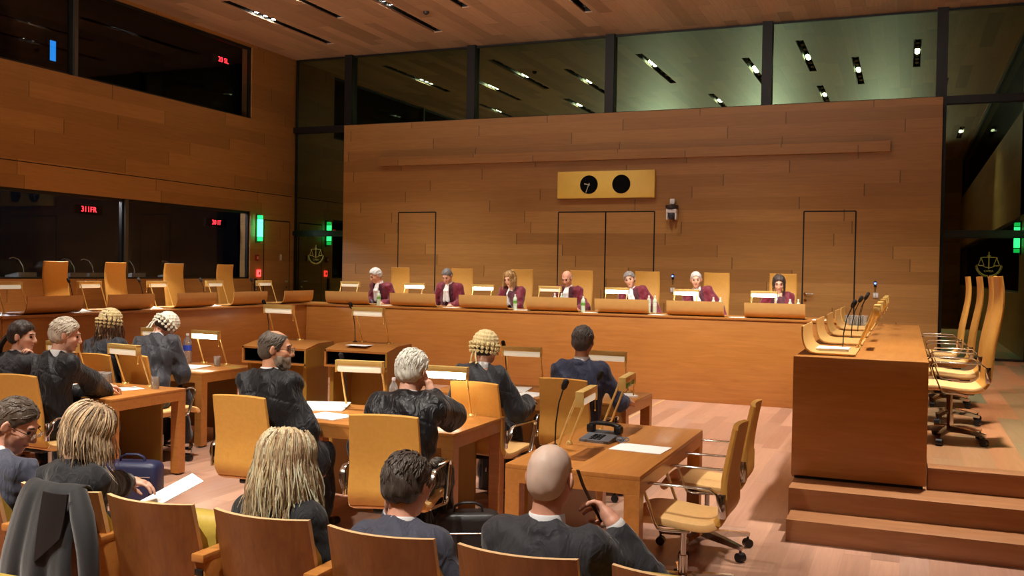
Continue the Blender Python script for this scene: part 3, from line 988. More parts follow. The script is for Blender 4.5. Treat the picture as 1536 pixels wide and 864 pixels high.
paper((-6.92, 7.98, H), 12, 'large bright paper under the lit lamp at the back left', 0.42, 0.36, 0.008)
paper((-3.22, 7.92, H), 10, 'white papers on the table between the curled wig and the blue suit', 0.3, 0.36, 0.01)
paper((-2.96, 7.70, H), -8, 'white sheet nearest the front on the back right table', 0.22, 0.28, 0.004)
paper((-2.2, 8.02, H), 30, 'white pad beside the right elbow of the man in the blue suit', 0.15, 0.2, 0.012)
paper((-5.02, 8.36, 1.032), -2, 'white sheet on the right pulpit', 0.24, 0.28)
paper((-5.98, 8.24, 1.03), -2, 'white sheet on the left pulpit', 0.24, 0.28)
paper((-0.52, 7.98, 1.2085), 90, 'stack of white paper on the nearest curved plate of the right bench', 0.28, 0.24, 0.03)
for (x, y, rz, l) in [(-7.86, 13.75, 10, 'white paper on the long bench by the first green-capped bottle'), (-6.62, 13.7, -4, 'white paper on the long bench before the second burgundy robe'),
                      (-5.42, 13.68, 5, 'white paper on the long bench beside the blue box'), (-4.30, 13.62, 8, 'white paper on the long bench right of the bald person\'s plate'),
                      (-3.30, 13.62, -10, 'small white paper left of the sixth reading plate'), (-2.18, 13.66, 20, 'tilted white paper with an orange edge between the sixth and seventh plates'),
                      (-1.06, 13.70, 0, 'white paper at the right end of the long bench')]:
    paper((x, y, 1.2005), rz, l, 0.22, 0.2, 0.004)
for i, (y, l) in enumerate([(9.05, 'nearest the camera'), (10.28, 'second from the near end'), (11.5, 'third from the near end')]):
    paper((-9.5, y, 1.2005), 90, 'white paper on the left bench, ' + l, 0.2, 0.24, 0.006, 0.05)

# telephone
ph = empty('desk_telephone', (-1.76, 5.83, 0.74), R(-8), 'black and grey desk telephone on the right-hand table', 'telephone')
M_ph = plain('telephone grey', (96, 98, 104), 0.4)
M_phb = plain('telephone black', (22, 22, 26), 0.35)
MB().rings([[(-0.1, -0.11, 0), (0.1, -0.11, 0), (0.1, -0.11, 0.016), (-0.1, -0.11, 0.016)], [(-0.1, 0.1, 0), (0.1, 0.1, 0), (0.1, 0.1, 0.05), (-0.1, 0.1, 0.05)]]).build('phone_body', M_ph, ph, 30)
hs = MB()
hs.tube([(-0.10, 0.055, 0.088), (-0.05, 0.055, 0.10), (0.05, 0.055, 0.10), (0.10, 0.055, 0.088)], 0, flat=(0.045, 0.022), up=(0, 1, 0))
hs.box((-0.095, 0.055, 0.066), (0.052, 0.052, 0.05), 0.012).box((0.095, 0.055, 0.066), (0.052, 0.052, 0.05), 0.012)
hs.build('handset', M_phb, ph)
kb = MB()
for i in range(3):
    for j in range(4):
        kb.box((-0.03 + 0.028 * i, -0.085 + 0.026 * j, 0.0235 + 0.0042 * j), (0.02, 0.018, 0.006), 0.002)
kb.build('keypad', M_phb, ph)
cd = MB()
cd.tube([(0.12 + 0.022 * math.cos(a) + 0.0015 * a, -0.02 + 0.03 * math.sin(a * 0.23), 0.012 + 0.010 + 0.010 * math.sin(a)) for a in [k * 0.5 for k in range(70)]], 0.004, 6)
cd.build('coiled_cord', M_ph, ph)

# tumblers, bottles, cups
def tumbler(loc, label, group, upside=False, h=0.105, r=0.036):
    m = MB()
    if upside:
        pr = [(r, 0), (r * 0.86, h), (0.001, h), (0.001, h - 0.006), (r * 0.80, h - 0.006), (r - 0.003, 0)]
    else:
        pr = [(0.001, 0), (r * 0.86, 0), (r, h), (r - 0.003, h), (r * 0.82, 0.008), (0.001, 0.008)]
    m.lathe(pr, (0, 0, 0), 18)
    o = m.build('tumbler', M_clear, None, 30, loc)
    tag(o, label, 'glass', group)
    return o
M_water = glass('water', (225, 235, 235), 0.6, 0.02)
for j, (dx, dy) in enumerate([(0, 0), (0.076, 0.0), (0.152, 0.01), (0.03, 0.075), (0.108, 0.078), (-0.05, 0.07)]):
    tumbler((-6.64 + dx, 6.47 + dy, 0.74), 'upturned clear tumbler in the cluster on the left table', 'upturned tumblers on the left table', True, 0.1)
for j, (dx, dy) in enumerate([(0, 0), (0.075, 0.0), (0.15, 0.0), (0.03, 0.075), (0.108, 0.075), (-0.05, 0.07)]):
    tumbler((-0.60 + dx, 12.30 + dy, 1.212), 'upturned clear tumbler in the cluster on the right bench', 'upturned tumblers on the right bench', True, 0.12, 0.036)
g_ = tumbler((-5.91, 6.45, 0.74), 'single clear tumbler half full of water on the left table', 'water tumblers')
MB().lathe([(0.0, 0.009), (0.029, 0.009), (0.031, 0.05), (0.0, 0.05)], (0, 0, 0), 16).build('water', M_water, g_)
g_ = tumbler((-6.72, 8.24, 0.74), 'single clear tumbler of water under the lit lamp at the back left', 'water tumblers')
MB().lathe([(0.0, 0.009), (0.029, 0.009), (0.031, 0.055), (0.0, 0.055)], (0, 0, 0), 16).build('water', M_water, g_)
def bottle(loc, label, h=0.3, r=0.04, lab=(40, 70, 190), cap=(235, 235, 240), glassm=None, group='bottles'):
    m = MB()
    pr = [(0.001, 0), (r * .9, 0), (r, 0.01)]
    for k in range(5):
        z = 0.03 + k * 0.03
        pr += [(r, z), (r * 0.94, z + 0.012), (r, z + 0.02)]
    pr += [(r, h * 0.68), (r * 0.8, h * 0.78), (r * 0.38, h * 0.88), (r * 0.34, h * 0.93), (0.001, h * 0.93)]
    m.lathe([(a, b * 1.0) for a, b in pr], (0, 0, 0), 18)
    o = m.build('water_bottle', glassm or M_clear, None, 40, loc)
    MB().lathe([(r * 1.01, h * 0.42), (r * 1.02, h * 0.42), (r * 1.02, h * 0.6), (r * 1.01, h * 0.6)], (0, 0, 0), 18).build('bottle_label', plain('label %d%d%d' % lab, lab, 0.5), o)
    MB().cyl((0, 0, h * 0.92), (0, 0, h), r * 0.4, n=14).build('bottle_cap', plain('cap %d%d%d' % cap, cap, 0.4), o)
    tag(o, label, 'bottle', group)
    return o
bottle((-7.22, 8.36, 0.74), 'large clear plastic water bottle with a blue label at the back left', 0.32, 0.045)
bottle((-3.47, 6.22, 0.74), 'clear plastic bottle with a white cap beside the white-haired person', 0.26, 0.035, (225, 228, 232))
M_gb = plain('pale bottle', (205, 225, 200), 0.25)
for x, y, l in [(-7.92, 13.66, 'green and white water bottle right of the first reading plate'), (-5.53, 13.66, 'green water bottle right of the third reading plate'), (-4.44, 13.66, 'green water bottle at the right edge of the bald person\'s plate')]:
    bottle((x, y, 1.2), l, 0.24, 0.032, (110, 170, 70), (235, 240, 240), M_gb)
bx = empty('card_box', (-5.30, 13.75, 1.2), R(5), 'small blue, yellow and white box on the long bench', 'box')
MB().box((0.04, 0, 0.035), (0.07, 0.05, 0.07), 0.003).build('carton', plain('carton blue', (40, 60, 190), 0.5), bx)
MB().box((-0.03, 0, 0.035), (0.069, 0.05, 0.07), 0.003).build('carton_band', plain('carton pale', (225, 225, 190), 0.5), bx)
M_pb = plain('small bottle glass', (196, 214, 196), 0.2)
for i, (x, w) in enumerate([(-5.0, 'left of two behind the plate of the bald person'), (-4.89, 'right of two behind the plate of the bald person'), (-3.52, 'left of two behind the plate of the person leaning sideways'), (-3.43, 'right of two behind the plate of the person leaning sideways'), (-2.57, 'left of two behind the sixth plate'), (-2.47, 'right of two behind the sixth plate'), (-1.50, 'left of two behind the plate of the woman at the right end'), (-1.39, 'right of two behind the plate of the woman at the right end')]):
    bottle((x, 13.97, 1.2), 'small white-capped bottle, ' + w, 0.27, 0.03, (210, 220, 210), (248, 248, 248), M_pb, 'white-capped bottles on the long bench')

# ------------------------------------------------------------------ things on the walls
cp = empty('clock_panel', (-5.18, WY, 3.42), 0, 'yellow brass panel with two round black dials high on the wooden wall', 'clock')
M_cpan = plain('yellow brass panel', (244, 206, 98), 0.4, 0.0, 0.03, 8)
MB().span((-0.93, -0.09, -0.25), (0.93, 0.0, 0.25), 0.006).build('panel', M_cpan, cp)
M_hand = plain('pale clock hand', (205, 200, 180), 0.5)
M_face = plain('black dial', (6, 6, 9), 0.8, spec=0.1)
for x, hands in ((-0.31, True), (0.31, False)):
    f = MB().cyl((x, -0.092, 0.0), (x, -0.096, 0.0), 0.172, n=48).build('dial', M_face, cp)
    if hands:
        MB().tube([(x + 0.02, -0.1, -0.008), (x - 0.09, -0.1, 0.018)], 0, flat=(0.004, 0.016), up=(0, 1, 0)).build('hour_hand', M_hand, f)
        MB().tube([(x + 0.010, -0.104, 0.03), (x - 0.052, -0.104, -0.145)], 0, flat=(0.004, 0.012), up=(0, 1, 0)).build('minute_hand', M_hand, f)
cm = empty('security_camera', (-3.92, WY, 2.95), 0, 'white wall camera with a dark collar right of the clock panel', 'camera')
M_cw = plain('camera white', (235, 232, 235), 0.4)
MB().box((0, -0.05, 0.14), (0.09, 0.1, 0.1), 0.015).build('bracket', M_cw, cm)
MB().cyl((0, -0.1, 0.02), (0, -0.1, 0.07), 0.115, n=24).build('collar', plain('camera collar', (60, 45, 42), 0.5), cm)
hb = MB().box((0, -0.1, -0.03), (0.19, 0.15, 0.08), 0.02)
for s in (-1, 1):
    hb.box((s * 0.08, -0.1, -0.12), (0.03, 0.12, 0.14), 0.012)
hb.build('yoke', M_cw, cm)
MB().sph((0, -0.11, -0.12), 0.065, 18).cyl((0, -0.15, -0.13), (0, -0.2, -0.145), 0.035, n=16).build('lens_head', plain('camera dark', (60, 60, 78), 0.3), cm)
M_blue = emit('blue indicator', (60, 90, 255), 14.0)
M_plate_sw = plain('switch plate', (190, 180, 165), 0.5)
for x, z, l in ((-3.9, 1.72, 'blue indicator light on the wall between the fifth and sixth persons'), (-0.48, 1.66, 'blue indicator light on the wall over the right bench')):
    e = empty('indicator_light', (x, WY, z), 0, l, 'light', 'blue indicator lights')
    MB().box((0, -0.012, 0.02), (0.04, 0.024, 0.1), 0.006).cyl((0, -0.01, -0.05), (0, -0.01, -0.12), 0.006, n=8).build('holder', M_dark, e)
    MB().sph((0, -0.03, 0.03), 0.016, 12).build('bulb', M_blue, e)
for x, z, l in ((-3.9, 1.5, 'square switch plate below the blue light left of the sixth person'), (-0.47, 1.49, 'square switch plate below the blue light over the right bench')):
    e = empty('wall_switch', (x, WY, z), 0, l, 'switch', 'wall switches')
    MB().box((0, -0.008, 0), (0.09, 0.016, 0.09), 0.004).build('cover_plate', M_plate_sw, e)
    MB().box((-0.02, -0.018, 0), (0.03, 0.008, 0.06), 0.002).box((0.02, -0.018, 0), (0.03, 0.008, 0.06), 0.002).build('rocker', M_cw, e)

# green emergency lamps
M_green = emit('green lamp core', (60, 255, 150), 7.0)
M_green2 = emit('green lamp end', (30, 200, 100), 3.0)
def green_lamp(x, y, z, sg, label):
    e = empty('emergency_lamp', (x, y, z), 0, label, 'emergency lamp', 'green emergency lamps')
    MB().box((sg * 0.012, 0, 0), (0.024, 0.14, 0.6), 0.008).build('backplate', plain('lamp backplate', (70, 90, 70), 0.5), e)
    MB().cyl((sg * 0.06, 0, -0.17), (sg * 0.06, 0, 0.19), 0.055, n=20).build('tube_core', M_green, e)
    MB().cyl((sg * 0.06, 0, 0.205), (sg * 0.06, 0, 0.27), 0.055, n=20).cyl((sg * 0.06, 0, -0.255), (sg * 0.06, 0, -0.185), 0.055, n=20).build('tube_end', M_green2, e)
    MB().cyl((sg * 0.06, 0, 0.19), (sg * 0.06, 0, 0.205), 0.058, n=20).cyl((sg * 0.06, 0, -0.185), (sg * 0.06, 0, -0.17), 0.058, n=20).build('ring', M_dark, e)
green_lamp(XL, 16.42, 2.58, 1, 'glowing green vertical lamp on the left wall beside the booth window')
green_lamp(XR, 16.42, 2.52, -1, 'glowing green vertical lamp on the right wall, seen mirrored at the right edge')
# red alarm buttons on the left wall
M_red = plain('alarm red', (150, 40, 34), 0.4)
M_redlit = emit('lit red button', (255, 50, 50), 6.0)
for y, z, lit, l in ((16.40, 1.98, False, 'small dim red alarm box on the left wall under the green lamp'), (16.46, 1.66, True, 'small glowing red button on the left wall below the dim red box')):
    e = empty('alarm_button', (XL, y, z), 0, l, 'button', 'red wall buttons')
    MB().box((0.012, 0, 0), (0.024, 0.12, 0.12 if not lit else 0.14), 0.006).build('housing', M_red if not lit else M_redlit, e)
    MB().box((0.026, 0, 0), (0.006, 0.05, 0.06), 0.002).build('push_plate', plain('button plate', (230, 160, 150), 0.4), e)
e = empty('card_reader', (XL, 17.2, 2.0), 0, 'small white vertical plate on the left wall door', 'card reader')
MB().box((0.014, 0, 0), (0.018, 0.07, 0.14), 0.004).build('housing', plain('reader body', (190, 150, 130), 0.5), e)
MB().box((0.025, 0, 0), (0.006, 0.03, 0.12), 0.002).build('light_strip', M_cw, e)
# door closer handset below the lit button
e = empty('wall_handset', (XL, 16.35, 1.42), 0, 'black handset hanging on the left wall below the glowing red button', 'handset')
MB().box((0.02, 0, 0), (0.04, 0.07, 0.26), 0.015).build('handset_body', M_dark, e)
MB().tube([(0.03, 0.02, -0.12), (0.05, 0.04, -0.2), (0.03, 0.05, -0.12)], 0.005, 6).build('cord', M_dark, e)

# booth number displays
M_led = emit('red led digits', (255, 40, 50), 9.0)
def display(y, z, s, label, size=0.12):
    e = empty('channel_display', (XL - 0.42, y, z), 0, label, 'display', 'red channel displays in the booths')
    MB().box((0, 0, 0), (0.08, 0.62, 0.16), 0.01).build('housing', M_booth, e)
    t = text_obj('digits', s, size, M_led, e, (0.043, 0, 0), (R(90), 0, R(90)))
    return e
display(12.35, 2.71, '311FR', 'red lit channel display reading 311FR in the lower booths', 0.13)
display(15.6, 2.66, '30 IT', 'red lit channel display reading 30 IT near the green lamp', 0.13)
display(15.75, 5.92, '20 SL', 'red lit channel display reading 20 SL in the upper booths', 0.14)
# interpreter consoles
M_cons = plain('console grey', (128, 130, 132), 0.45)
cons = empty('interpreter_console', (0, 0, 0))
MB().rings([[(0.14, -0.17, 0), (0.14, 0.17, 0), (0.14, 0.17, 0.10), (0.14, -0.17, 0.10)], [(-0.14, -0.17, 0), (-0.14, 0.17, 0), (-0.14, 0.17, 0.05), (-0.14, -0.17, 0.05)]]).build('console_body', M_cons, cons, 20)
MB().tube([(0.0, 0.05, 0.09), (0.0, 0.03, 0.2), (-0.03, -0.02, 0.3), (-0.06, -0.10, 0.33), (-0.08, -0.15, 0.31)], 0.008, 8).build('gooseneck', M_chrome, cons)
MB().span((-0.1, -0.12, 0.08), (0.08, 0.12, 0.092)).build('key_panel', M_dark, cons, 0)
tag(cons, None, 'console', 'interpreter consoles behind the booth glass')
for i, y in enumerate([11.05, 12.05, 12.45, 13.4, 14.35]):
    lab = 'grey interpreter console behind the lower booth glass, ' + ['nearest the left edge', 'left of the steel mullion', 'just left of the steel mullion', 'right of the steel mullion', 'farthest along the booths'][i]
    if i == 0:
        cons.location = (XL - 0.42, y, 1.548); cons['label'] = lab
    else:
        copy_tree(cons, (XL - 0.42, y, 1.548), 0, lab)
paper((XL - 0.35, 10.75, 1.549), 80, 'white papers on the booth counter at the left edge', 0.3, 0.3, 0.02)
paper((XL - 0.3, 13.15, 1.549), 90, 'white paper on the booth counter right of the steel mullion', 0.2, 0.2, 0.01)
# blue booth screen far behind the upper glass
e = empty('booth_screen', (XL - 1.2, 12.3, 5.42), 0, 'small blue lit screen behind the upper booth glass', 'screen')
MB().box((0, 0, 0), (0.06, 0.22, 0.42), 0.01).build('screen_housing', M_booth, e)
MB().box((0.033, 0, 0), (0.004, 0.12, 0.34), 0).build('screen_face', emit('blue screen', (40, 140, 235), 1.6), e, 0)

# ------------------------------------------------------------------ bags
def bag(loc, rz, size, col, name, label, strap=False, lean=0.0):
    w, d, h = size
    root = empty(name, loc, R(rz), label, 'bag', 'bags on the floor')
    m_ = plain('bag %d %d %d' % col, col, 0.45, 0, 0.12, 60, 0.15)
    b = MB()
    rr = []
    for z, k in ((0, 0.92), (0.02, 1.0), (h * 0.5, 1.03), (h * 0.88, 0.98), (h * 0.97, 0.9), (h, 0.75)):
        ring = []
        for a in range(28):
            t = 2 * PI * a / 28
            cx, cy = math.cos(t), math.sin(t)
            sx = math.copysign(abs(cx) ** 0.35, cx) * w / 2 * (k if z > h * .9 else 1)
            sy = math.copysign(abs(cy) ** 0.4, cy) * d / 2 * k
            ring.append((sx, sy + lean * z, z))
        rr.append(ring)
    b.rings(rr).build('bag_body', m_, root, 50)
    MB().box((0, -d * 0.52, h * 0.4), (w * 0.8, d * 0.14, h * 0.6), 0.02).build('front_pocket', m_, root)
    z_ = MB()
    z_.tube([(-w * 0.42, -d * 0.6 , h * 0.7), (w * 0.42, -d * 0.6, h * 0.7)], 0.004, 6)
    z_.box((w * 0.25, -d * 0.61, h * 0.62), (0.012, 0.008, 0.04), 0.003).box((-w * 0.3, -d * 0.61, h * 0.5), (0.012, 0.008, 0.04), 0.003)
    z_.build('zip', M_chrome, root)
    MB().tube([(-w * 0.22, 0, h * 0.98), (-w * 0.2, 0, h * 1.1), (-w * 0.1, 0, h * 1.16), (w * 0.1, 0, h * 1.16), (w * 0.2, 0, h * 1.1), (w * 0.22, 0, h * 0.98)], 0, flat=(0.03, 0.012), up=(0, 1, 0)).build('handle', m_, root, 60)
    if strap:
        MB().tube([(-w * 0.5, -d * 0.3, h * 0.8), (-w * 0.56, -d * 0.5, h * 0.5), (-w * 0.52, -d * 0.6, h * 0.25), (-w * 0.4, -d * 0.66, h * 0.3)], 0.008, 8).build('strap', m_, root)
    return root
bag((-2.42, 5.28, 0), 28, (0.40, 0.2, 0.34), (30, 28, 30), 'briefcase', 'black padded briefcase on the floor at the end of the middle table', True)
bag((-3.02, 7.25, 0), 15, (0.38, 0.24, 0.40), (52, 54, 66), 'travel_bag', 'dark grey travel bag under the chair of the wigged person')
bag((-5.36, 5.62, 0), 20, (0.44, 0.2, 0.32), (30, 36, 70), 'shoulder_bag', 'navy blue bag on the floor at the end of the left table', True)
bag((-6.32, 8.0, 0), 60, (0.36, 0.2, 0.36), (20, 20, 24), 'backpack', 'black backpack on the floor beside the back left table leg', True)

# ------------------------------------------------------------------ audience seats
M_ply = veneer('seat plywood', (132, 80, 38), (162, 104, 52), 'Z', 0.4, 0.9)
M_plyedge = plain('pale plywood edge', (232, 192, 142), 0.5)
M_yellow = plain('yellow upholstery', (188, 162, 72), 0.45, 0, 0.05, 50, 0.1)
def audience_seat(occupied):
    root = empty('auditorium_seat', (0, 0, 0))
    w, z0, z1 = 0.418, 0.30, 0.89
    def pt(u, z, off):
        k = (z - z0) / (z1 - z0)
        ww = w / 2 * (1.06 - 0.06 * k)
        return (u * ww, 0.13 - 0.15 * k + 0.05 * u * u + off, z)
    us = [i / 6 for i in range(-6, 7)]
    zs = [z0 + (z1 - z0) * i / 6 for i in range(7)]
    m = MB()
    m.rings([[pt(u, z, 0) for u in us] + [pt(u, z, 0.020) for u in reversed(us)] for z in zs])
    bk = m.build('backrest', [M_ply, M_plyedge], root, 40)
    me = bk.data
    for p in me.polygons:
        if p.normal.z > 0.75 or abs(p.normal.x) > 0.93:
            p.material_index = 1
    c = MB()
    us2 = [u * 0.94 for u in us]
    zs2 = [0.40 + 0.40 * i / 6 for i in range(7)]
    c.rings([[pt(u, z, 0.021) for u in us2] + [pt(u, z, 0.021 + (0.05 if 0 < i < 6 else 0.016)) for u in reversed(us2)] for i, z in enumerate(zs2)])
    c.build('back_cushion', M_yellow, root, 60)
    # tip-up seat, folded up when nobody sits on it
    s = MB()
    if occupied:
        s.rings([[(sx * 0.21 * k, y, 0.40 + off) for sx, off in ((-1, -t), (1, -t), (1, t * 0.6), (-1, t * 0.6))] for y, t, k in ((0.17, 0.02, 0.95), (0.2, 0.045, 1), (0.45, 0.045, 1), (0.54, 0.055, 1), (0.575, 0.05, 1), (0.6, 0.02, 0.98))])
    else:
        s.rings([[(sx * 0.21 * k, 0.23 + off, z) for sx, off in ((-1, -t), (1, -t), (1, t), (-1, t))] for z, t, k in ((0.40, 0.015, 0.95), (0.43, 0.04, 1), (0.64, 0.042, 1), (0.73, 0.058, 1), (0.77, 0.058, 1), (0.80, 0.045, 1), (0.815, 0.02, 0.98))])
    s.build('tip_up_seat', M_yellow, root, 70)
    a = MB().box((-0.262, 0.155, 0.70), (0.058, 0.30, 0.032), 0.005).box((-0.262, 0.12, 0.35), (0.05, 0.2, 0.67), 0.005)
    ar = a.build('armrest', M_table, root)
    MB().box((-0.262, 0.017, 0.645), (0.036, 0.012, 0.024), 0.002).build('number_plate', M_dark, ar)
    MB().box((0, 0.13, 0.30), (0.46, 0.06, 0.05), 0.005).box((0, 0.15, 0.15), (0.06, 0.06, 0.30), 0.006).box((0, 0.16, 0.01), (0.16, 0.22, 0.02), 0.005).build('pedestal', M_dark, root)
    tag(root, None, 'seat', 'wooden auditorium seats')
    return root
AUD = {True: audience_seat(True), False: audience_seat(False)}
seats = [(-4.269, 2.885, 0, 'wooden seat at the left edge behind the man in glasses'), (-3.746, 2.885, 1, 'wooden seat half hidden between the man in glasses and the draped coat'),
         (-3.165, 2.885, 1, 'wooden seat with a black coat draped over its back'), (-2.701, 2.885, 0, 'empty wooden seat right of the draped coat'),
         (-2.178, 2.885, 1, 'wooden seat under the woman with long blonde hair'), (-1.665, 2.865, 1, 'wooden seat under the man with dark tousled hair'),
         (-1.152, 2.856, 1, 'wooden seat under the bald man in a grey suit'), (-0.620, 2.856, 0, 'wooden seat whose back just shows right of the bald man'),
         (-2.69, 1.955, 0, 'nearest-row seat with a yellow roll at the bottom left corner'), (-2.033, 1.955, 0, 'nearest-row seat just touching the bottom edge below the draped coat')]
done = set()
for x, y, occ, l in seats:
    occ = bool(occ)
    if occ not in done:
        done.add(occ); AUD[occ].location = (x, y, 0); AUD[occ]['label'] = l
    else:
        copy_tree(AUD[occ], (x, y, 0), 0, l)
# coat over the third seat
def coat():
    m = MB()
    N, Mq = 17, 16
    rows = []
    path = [(0.08, 0.66), (0.06, 0.80), (0.045, 0.875), (0.01, 0.90), (-0.03, 0.882), (-0.045, 0.83)] + [(-0.05 - 0.012 * k + (0.03 if k > 3 else 0), 0.83 - 0.082 * k) for k in range(1, 9)]
    for k, (y, z) in enumerate(path):
        f = max(0, (k - 4) / 9)
        w = 0.15 + 0.10 * f
        rows.append([(-0.02 - 0.05 * f + w * (2 * i / (N - 1) - 1), y + (0.006 + 0.016 * f) * (math.sin(i * 1.1 + 0.15 * k) + 0.6 * math.sin(i * 2.3 + 1.0)) + 0.03 * (2 * i / (N - 1) - 1) ** 2 - (0.02 * f), z - 0.05 * f * abs(math.sin(i * 0.5))) for i in range(N)])
    th = 0.012
    rr = []
    for r_ in rows:
        rr.append(r_)
    front = rr
    vs = [[m.b.verts.new(p) for p in r_] for r_ in front]
    for a in range(len(vs) - 1):
        for i in range(N - 1):
            m.b.faces.new((vs[a][i], vs[a][i + 1], vs[a + 1][i + 1], vs[a + 1][i]))
    o = m.build('coat', plain('black coat cloth', (17, 17, 21), 0.8, 0, 0.1, 60, 0.1, 0.3), None, 80, (-3.13, 2.868, 0.018))
    so = o.modifiers.new('thickness', 'SOLIDIFY'); so.thickness = th; so.offset = 1
    sb = o.modifiers.new('soft', 'SUBSURF'); sb.levels = 1; sb.render_levels = 1
    s = MB()
    s.tube([(0.12, 0.0, 0.875), (0.19, -0.045, 0.80), (0.235, -0.06, 0.68), (0.245, -0.06, 0.56), (0.25, -0.055, 0.42)], [0.035, 0.045, 0.042, 0.038, 0.036], 12)
    s.build('sleeve', plain('black coat cloth', (26, 26, 31)), o, 80)
    c_ = MB()
    fl = []
    for k in range(7):
        f = k / 6
        fl.append([(0.01 + 0.05 * f * u + 0.13 * u * (1 - 0.55 * f), -0.062 - 0.03 * f - 0.012 * math.sin(3 * u + 2 * f), 0.885 - 0.27 * f + 0.10 * f * u) for u in [i / 5 for i in range(6)]])
    fl = [r_ + [(x, y - 0.008, z) for x, y, z in reversed(r_)] for r_ in fl]
    c_.rings(fl).build('lining_flap', plain('black coat lining', (32, 30, 31), 0.45), o, 60)
    tag(o, 'black coat hanging over the back of a wooden seat', 'coat')
coat()
# ------------------------------------------------------------------ implicit-surface modelling of people
def smin(a, b, k):
    h = np.maximum(k - np.abs(a - b), 0.0) / k
    return np.minimum(a, b) - h * h * k * 0.25

class Field:
    def __init__(s, h):
        s.h = h; s.ops = []
    def add(s, fn, lo, hi, k=0.02, mode='add'):
        s.ops.append((fn, np.array(lo, float), np.array(hi, float), k, mode))
    # --- primitives
    def cone(s, a, b, r1, r2, k=0.02, mode='add'):
        a = np.array(a, float); b = np.array(b, float); d = b - a; L2 = float(d @ d) + 1e-12
        m = max(r1, r2)
        def fn(x, y, z):
            px, py, pz = x - a[0], y - a[1], z - a[2]
            t = np.clip((px * d[0] + py * d[1] + pz * d[2]) / L2, 0, 1)
            return np.sqrt((px - t * d[0]) ** 2 + (py - t * d[1]) ** 2 + (pz - t * d[2]) ** 2) - (r1 + (r2 - r1) * t)
        s.add(fn, np.minimum(a, b) - m, np.maximum(a, b) + m, k, mode)
    def ell(s, c, r, M=None, k=0.02, mode='add'):
        c = np.array(c, float); r = np.array(r, float)
        M = np.eye(3) if M is None else np.array(M, float)
        rm = float(r.min())
        ext = np.abs(M) @ r
        def fn(x, y, z):
            px, py, pz = x - c[0], y - c[1], z - c[2]
            q = [M[0, i] * px + M[1, i] * py + M[2, i] * pz for i in range(3)]
            k0 = np.sqrt((q[0] / r[0]) ** 2 + (q[1] / r[1]) ** 2 + (q[2] / r[2]) ** 2)
            k1 = np.sqrt((q[0] / r[0] ** 2) ** 2 + (q[1] / r[1] ** 2) ** 2 + (q[2] / r[2] ** 2) ** 2) + 1e-9
            return np.where(k0 < 0.2, -rm * (1 - k0), k0 * (k0 - 1) / k1)
        s.add(fn, c - ext, c + ext, k, mode)
    def chain(s, pts, rs, k=0.02):
        for i in range(len(pts) - 1):
            s.cone(pts[i], pts[i + 1], rs[i], rs[i + 1], k)
    def half(s, p, n, lo, hi, k=0.016):
        """cut away everything on the +n side of p, inside the box lo-hi"""
        p = np.array(p, float); n = np.array(n, float); n = n / np.linalg.norm(n)
        def fn(x, y, z):
            return -((x - p[0]) * n[0] + (y - p[1]) * n[1] + (z - p[2]) * n[2])
        s.add(fn, lo, hi, k, 'cut')
    def build(s, disp=None, smooth=1):
        h = s.h
        adds = [o for o in s.ops if o[4] == 'add']
        lo = np.min([o[1] for o in adds], axis=0) - 4 * h - 0.01
        hi = np.max([o[2] for o in adds], axis=0) + 4 * h + 0.01
        n = np.ceil((hi - lo) / h).astype(int) + 1
        f = np.full(n, 0.15, np.float32)
        ax = [np.float32(lo[i]) + np.float32(h) * np.arange(n[i], dtype=np.float32) for i in range(3)]
        for fn, a, b, k, mode in s.ops:
            mg = k + 3 * h + 0.012
            i0 = np.maximum(np.floor((a - mg - lo) / h).astype(int), 0)
            i1 = np.minimum(np.ceil((b + mg - lo) / h).astype(int) + 1, n)
            if (i1 <= i0).any():
                continue
            w = tuple(slice(p, q) for p, q in zip(i0, i1))
            x = ax[0][w[0]][:, None, None]; y = ax[1][w[1]][None, :, None]; z = ax[2][w[2]][None, None, :]
            d = fn(x, y, z).astype(np.float32)
            f[w] = smin(f[w], d, k) if mode == 'add' else -smin(-f[w], d, k)
        if disp is not None:
            near = np.abs(f) < 0.05
            ii = np.nonzero(near)
            f[near] += disp(ax[0][ii[0]], ax[1][ii[1]], ax[2][ii[2]]).astype(np.float32)
        return surface_nets(f, lo, h, smooth)

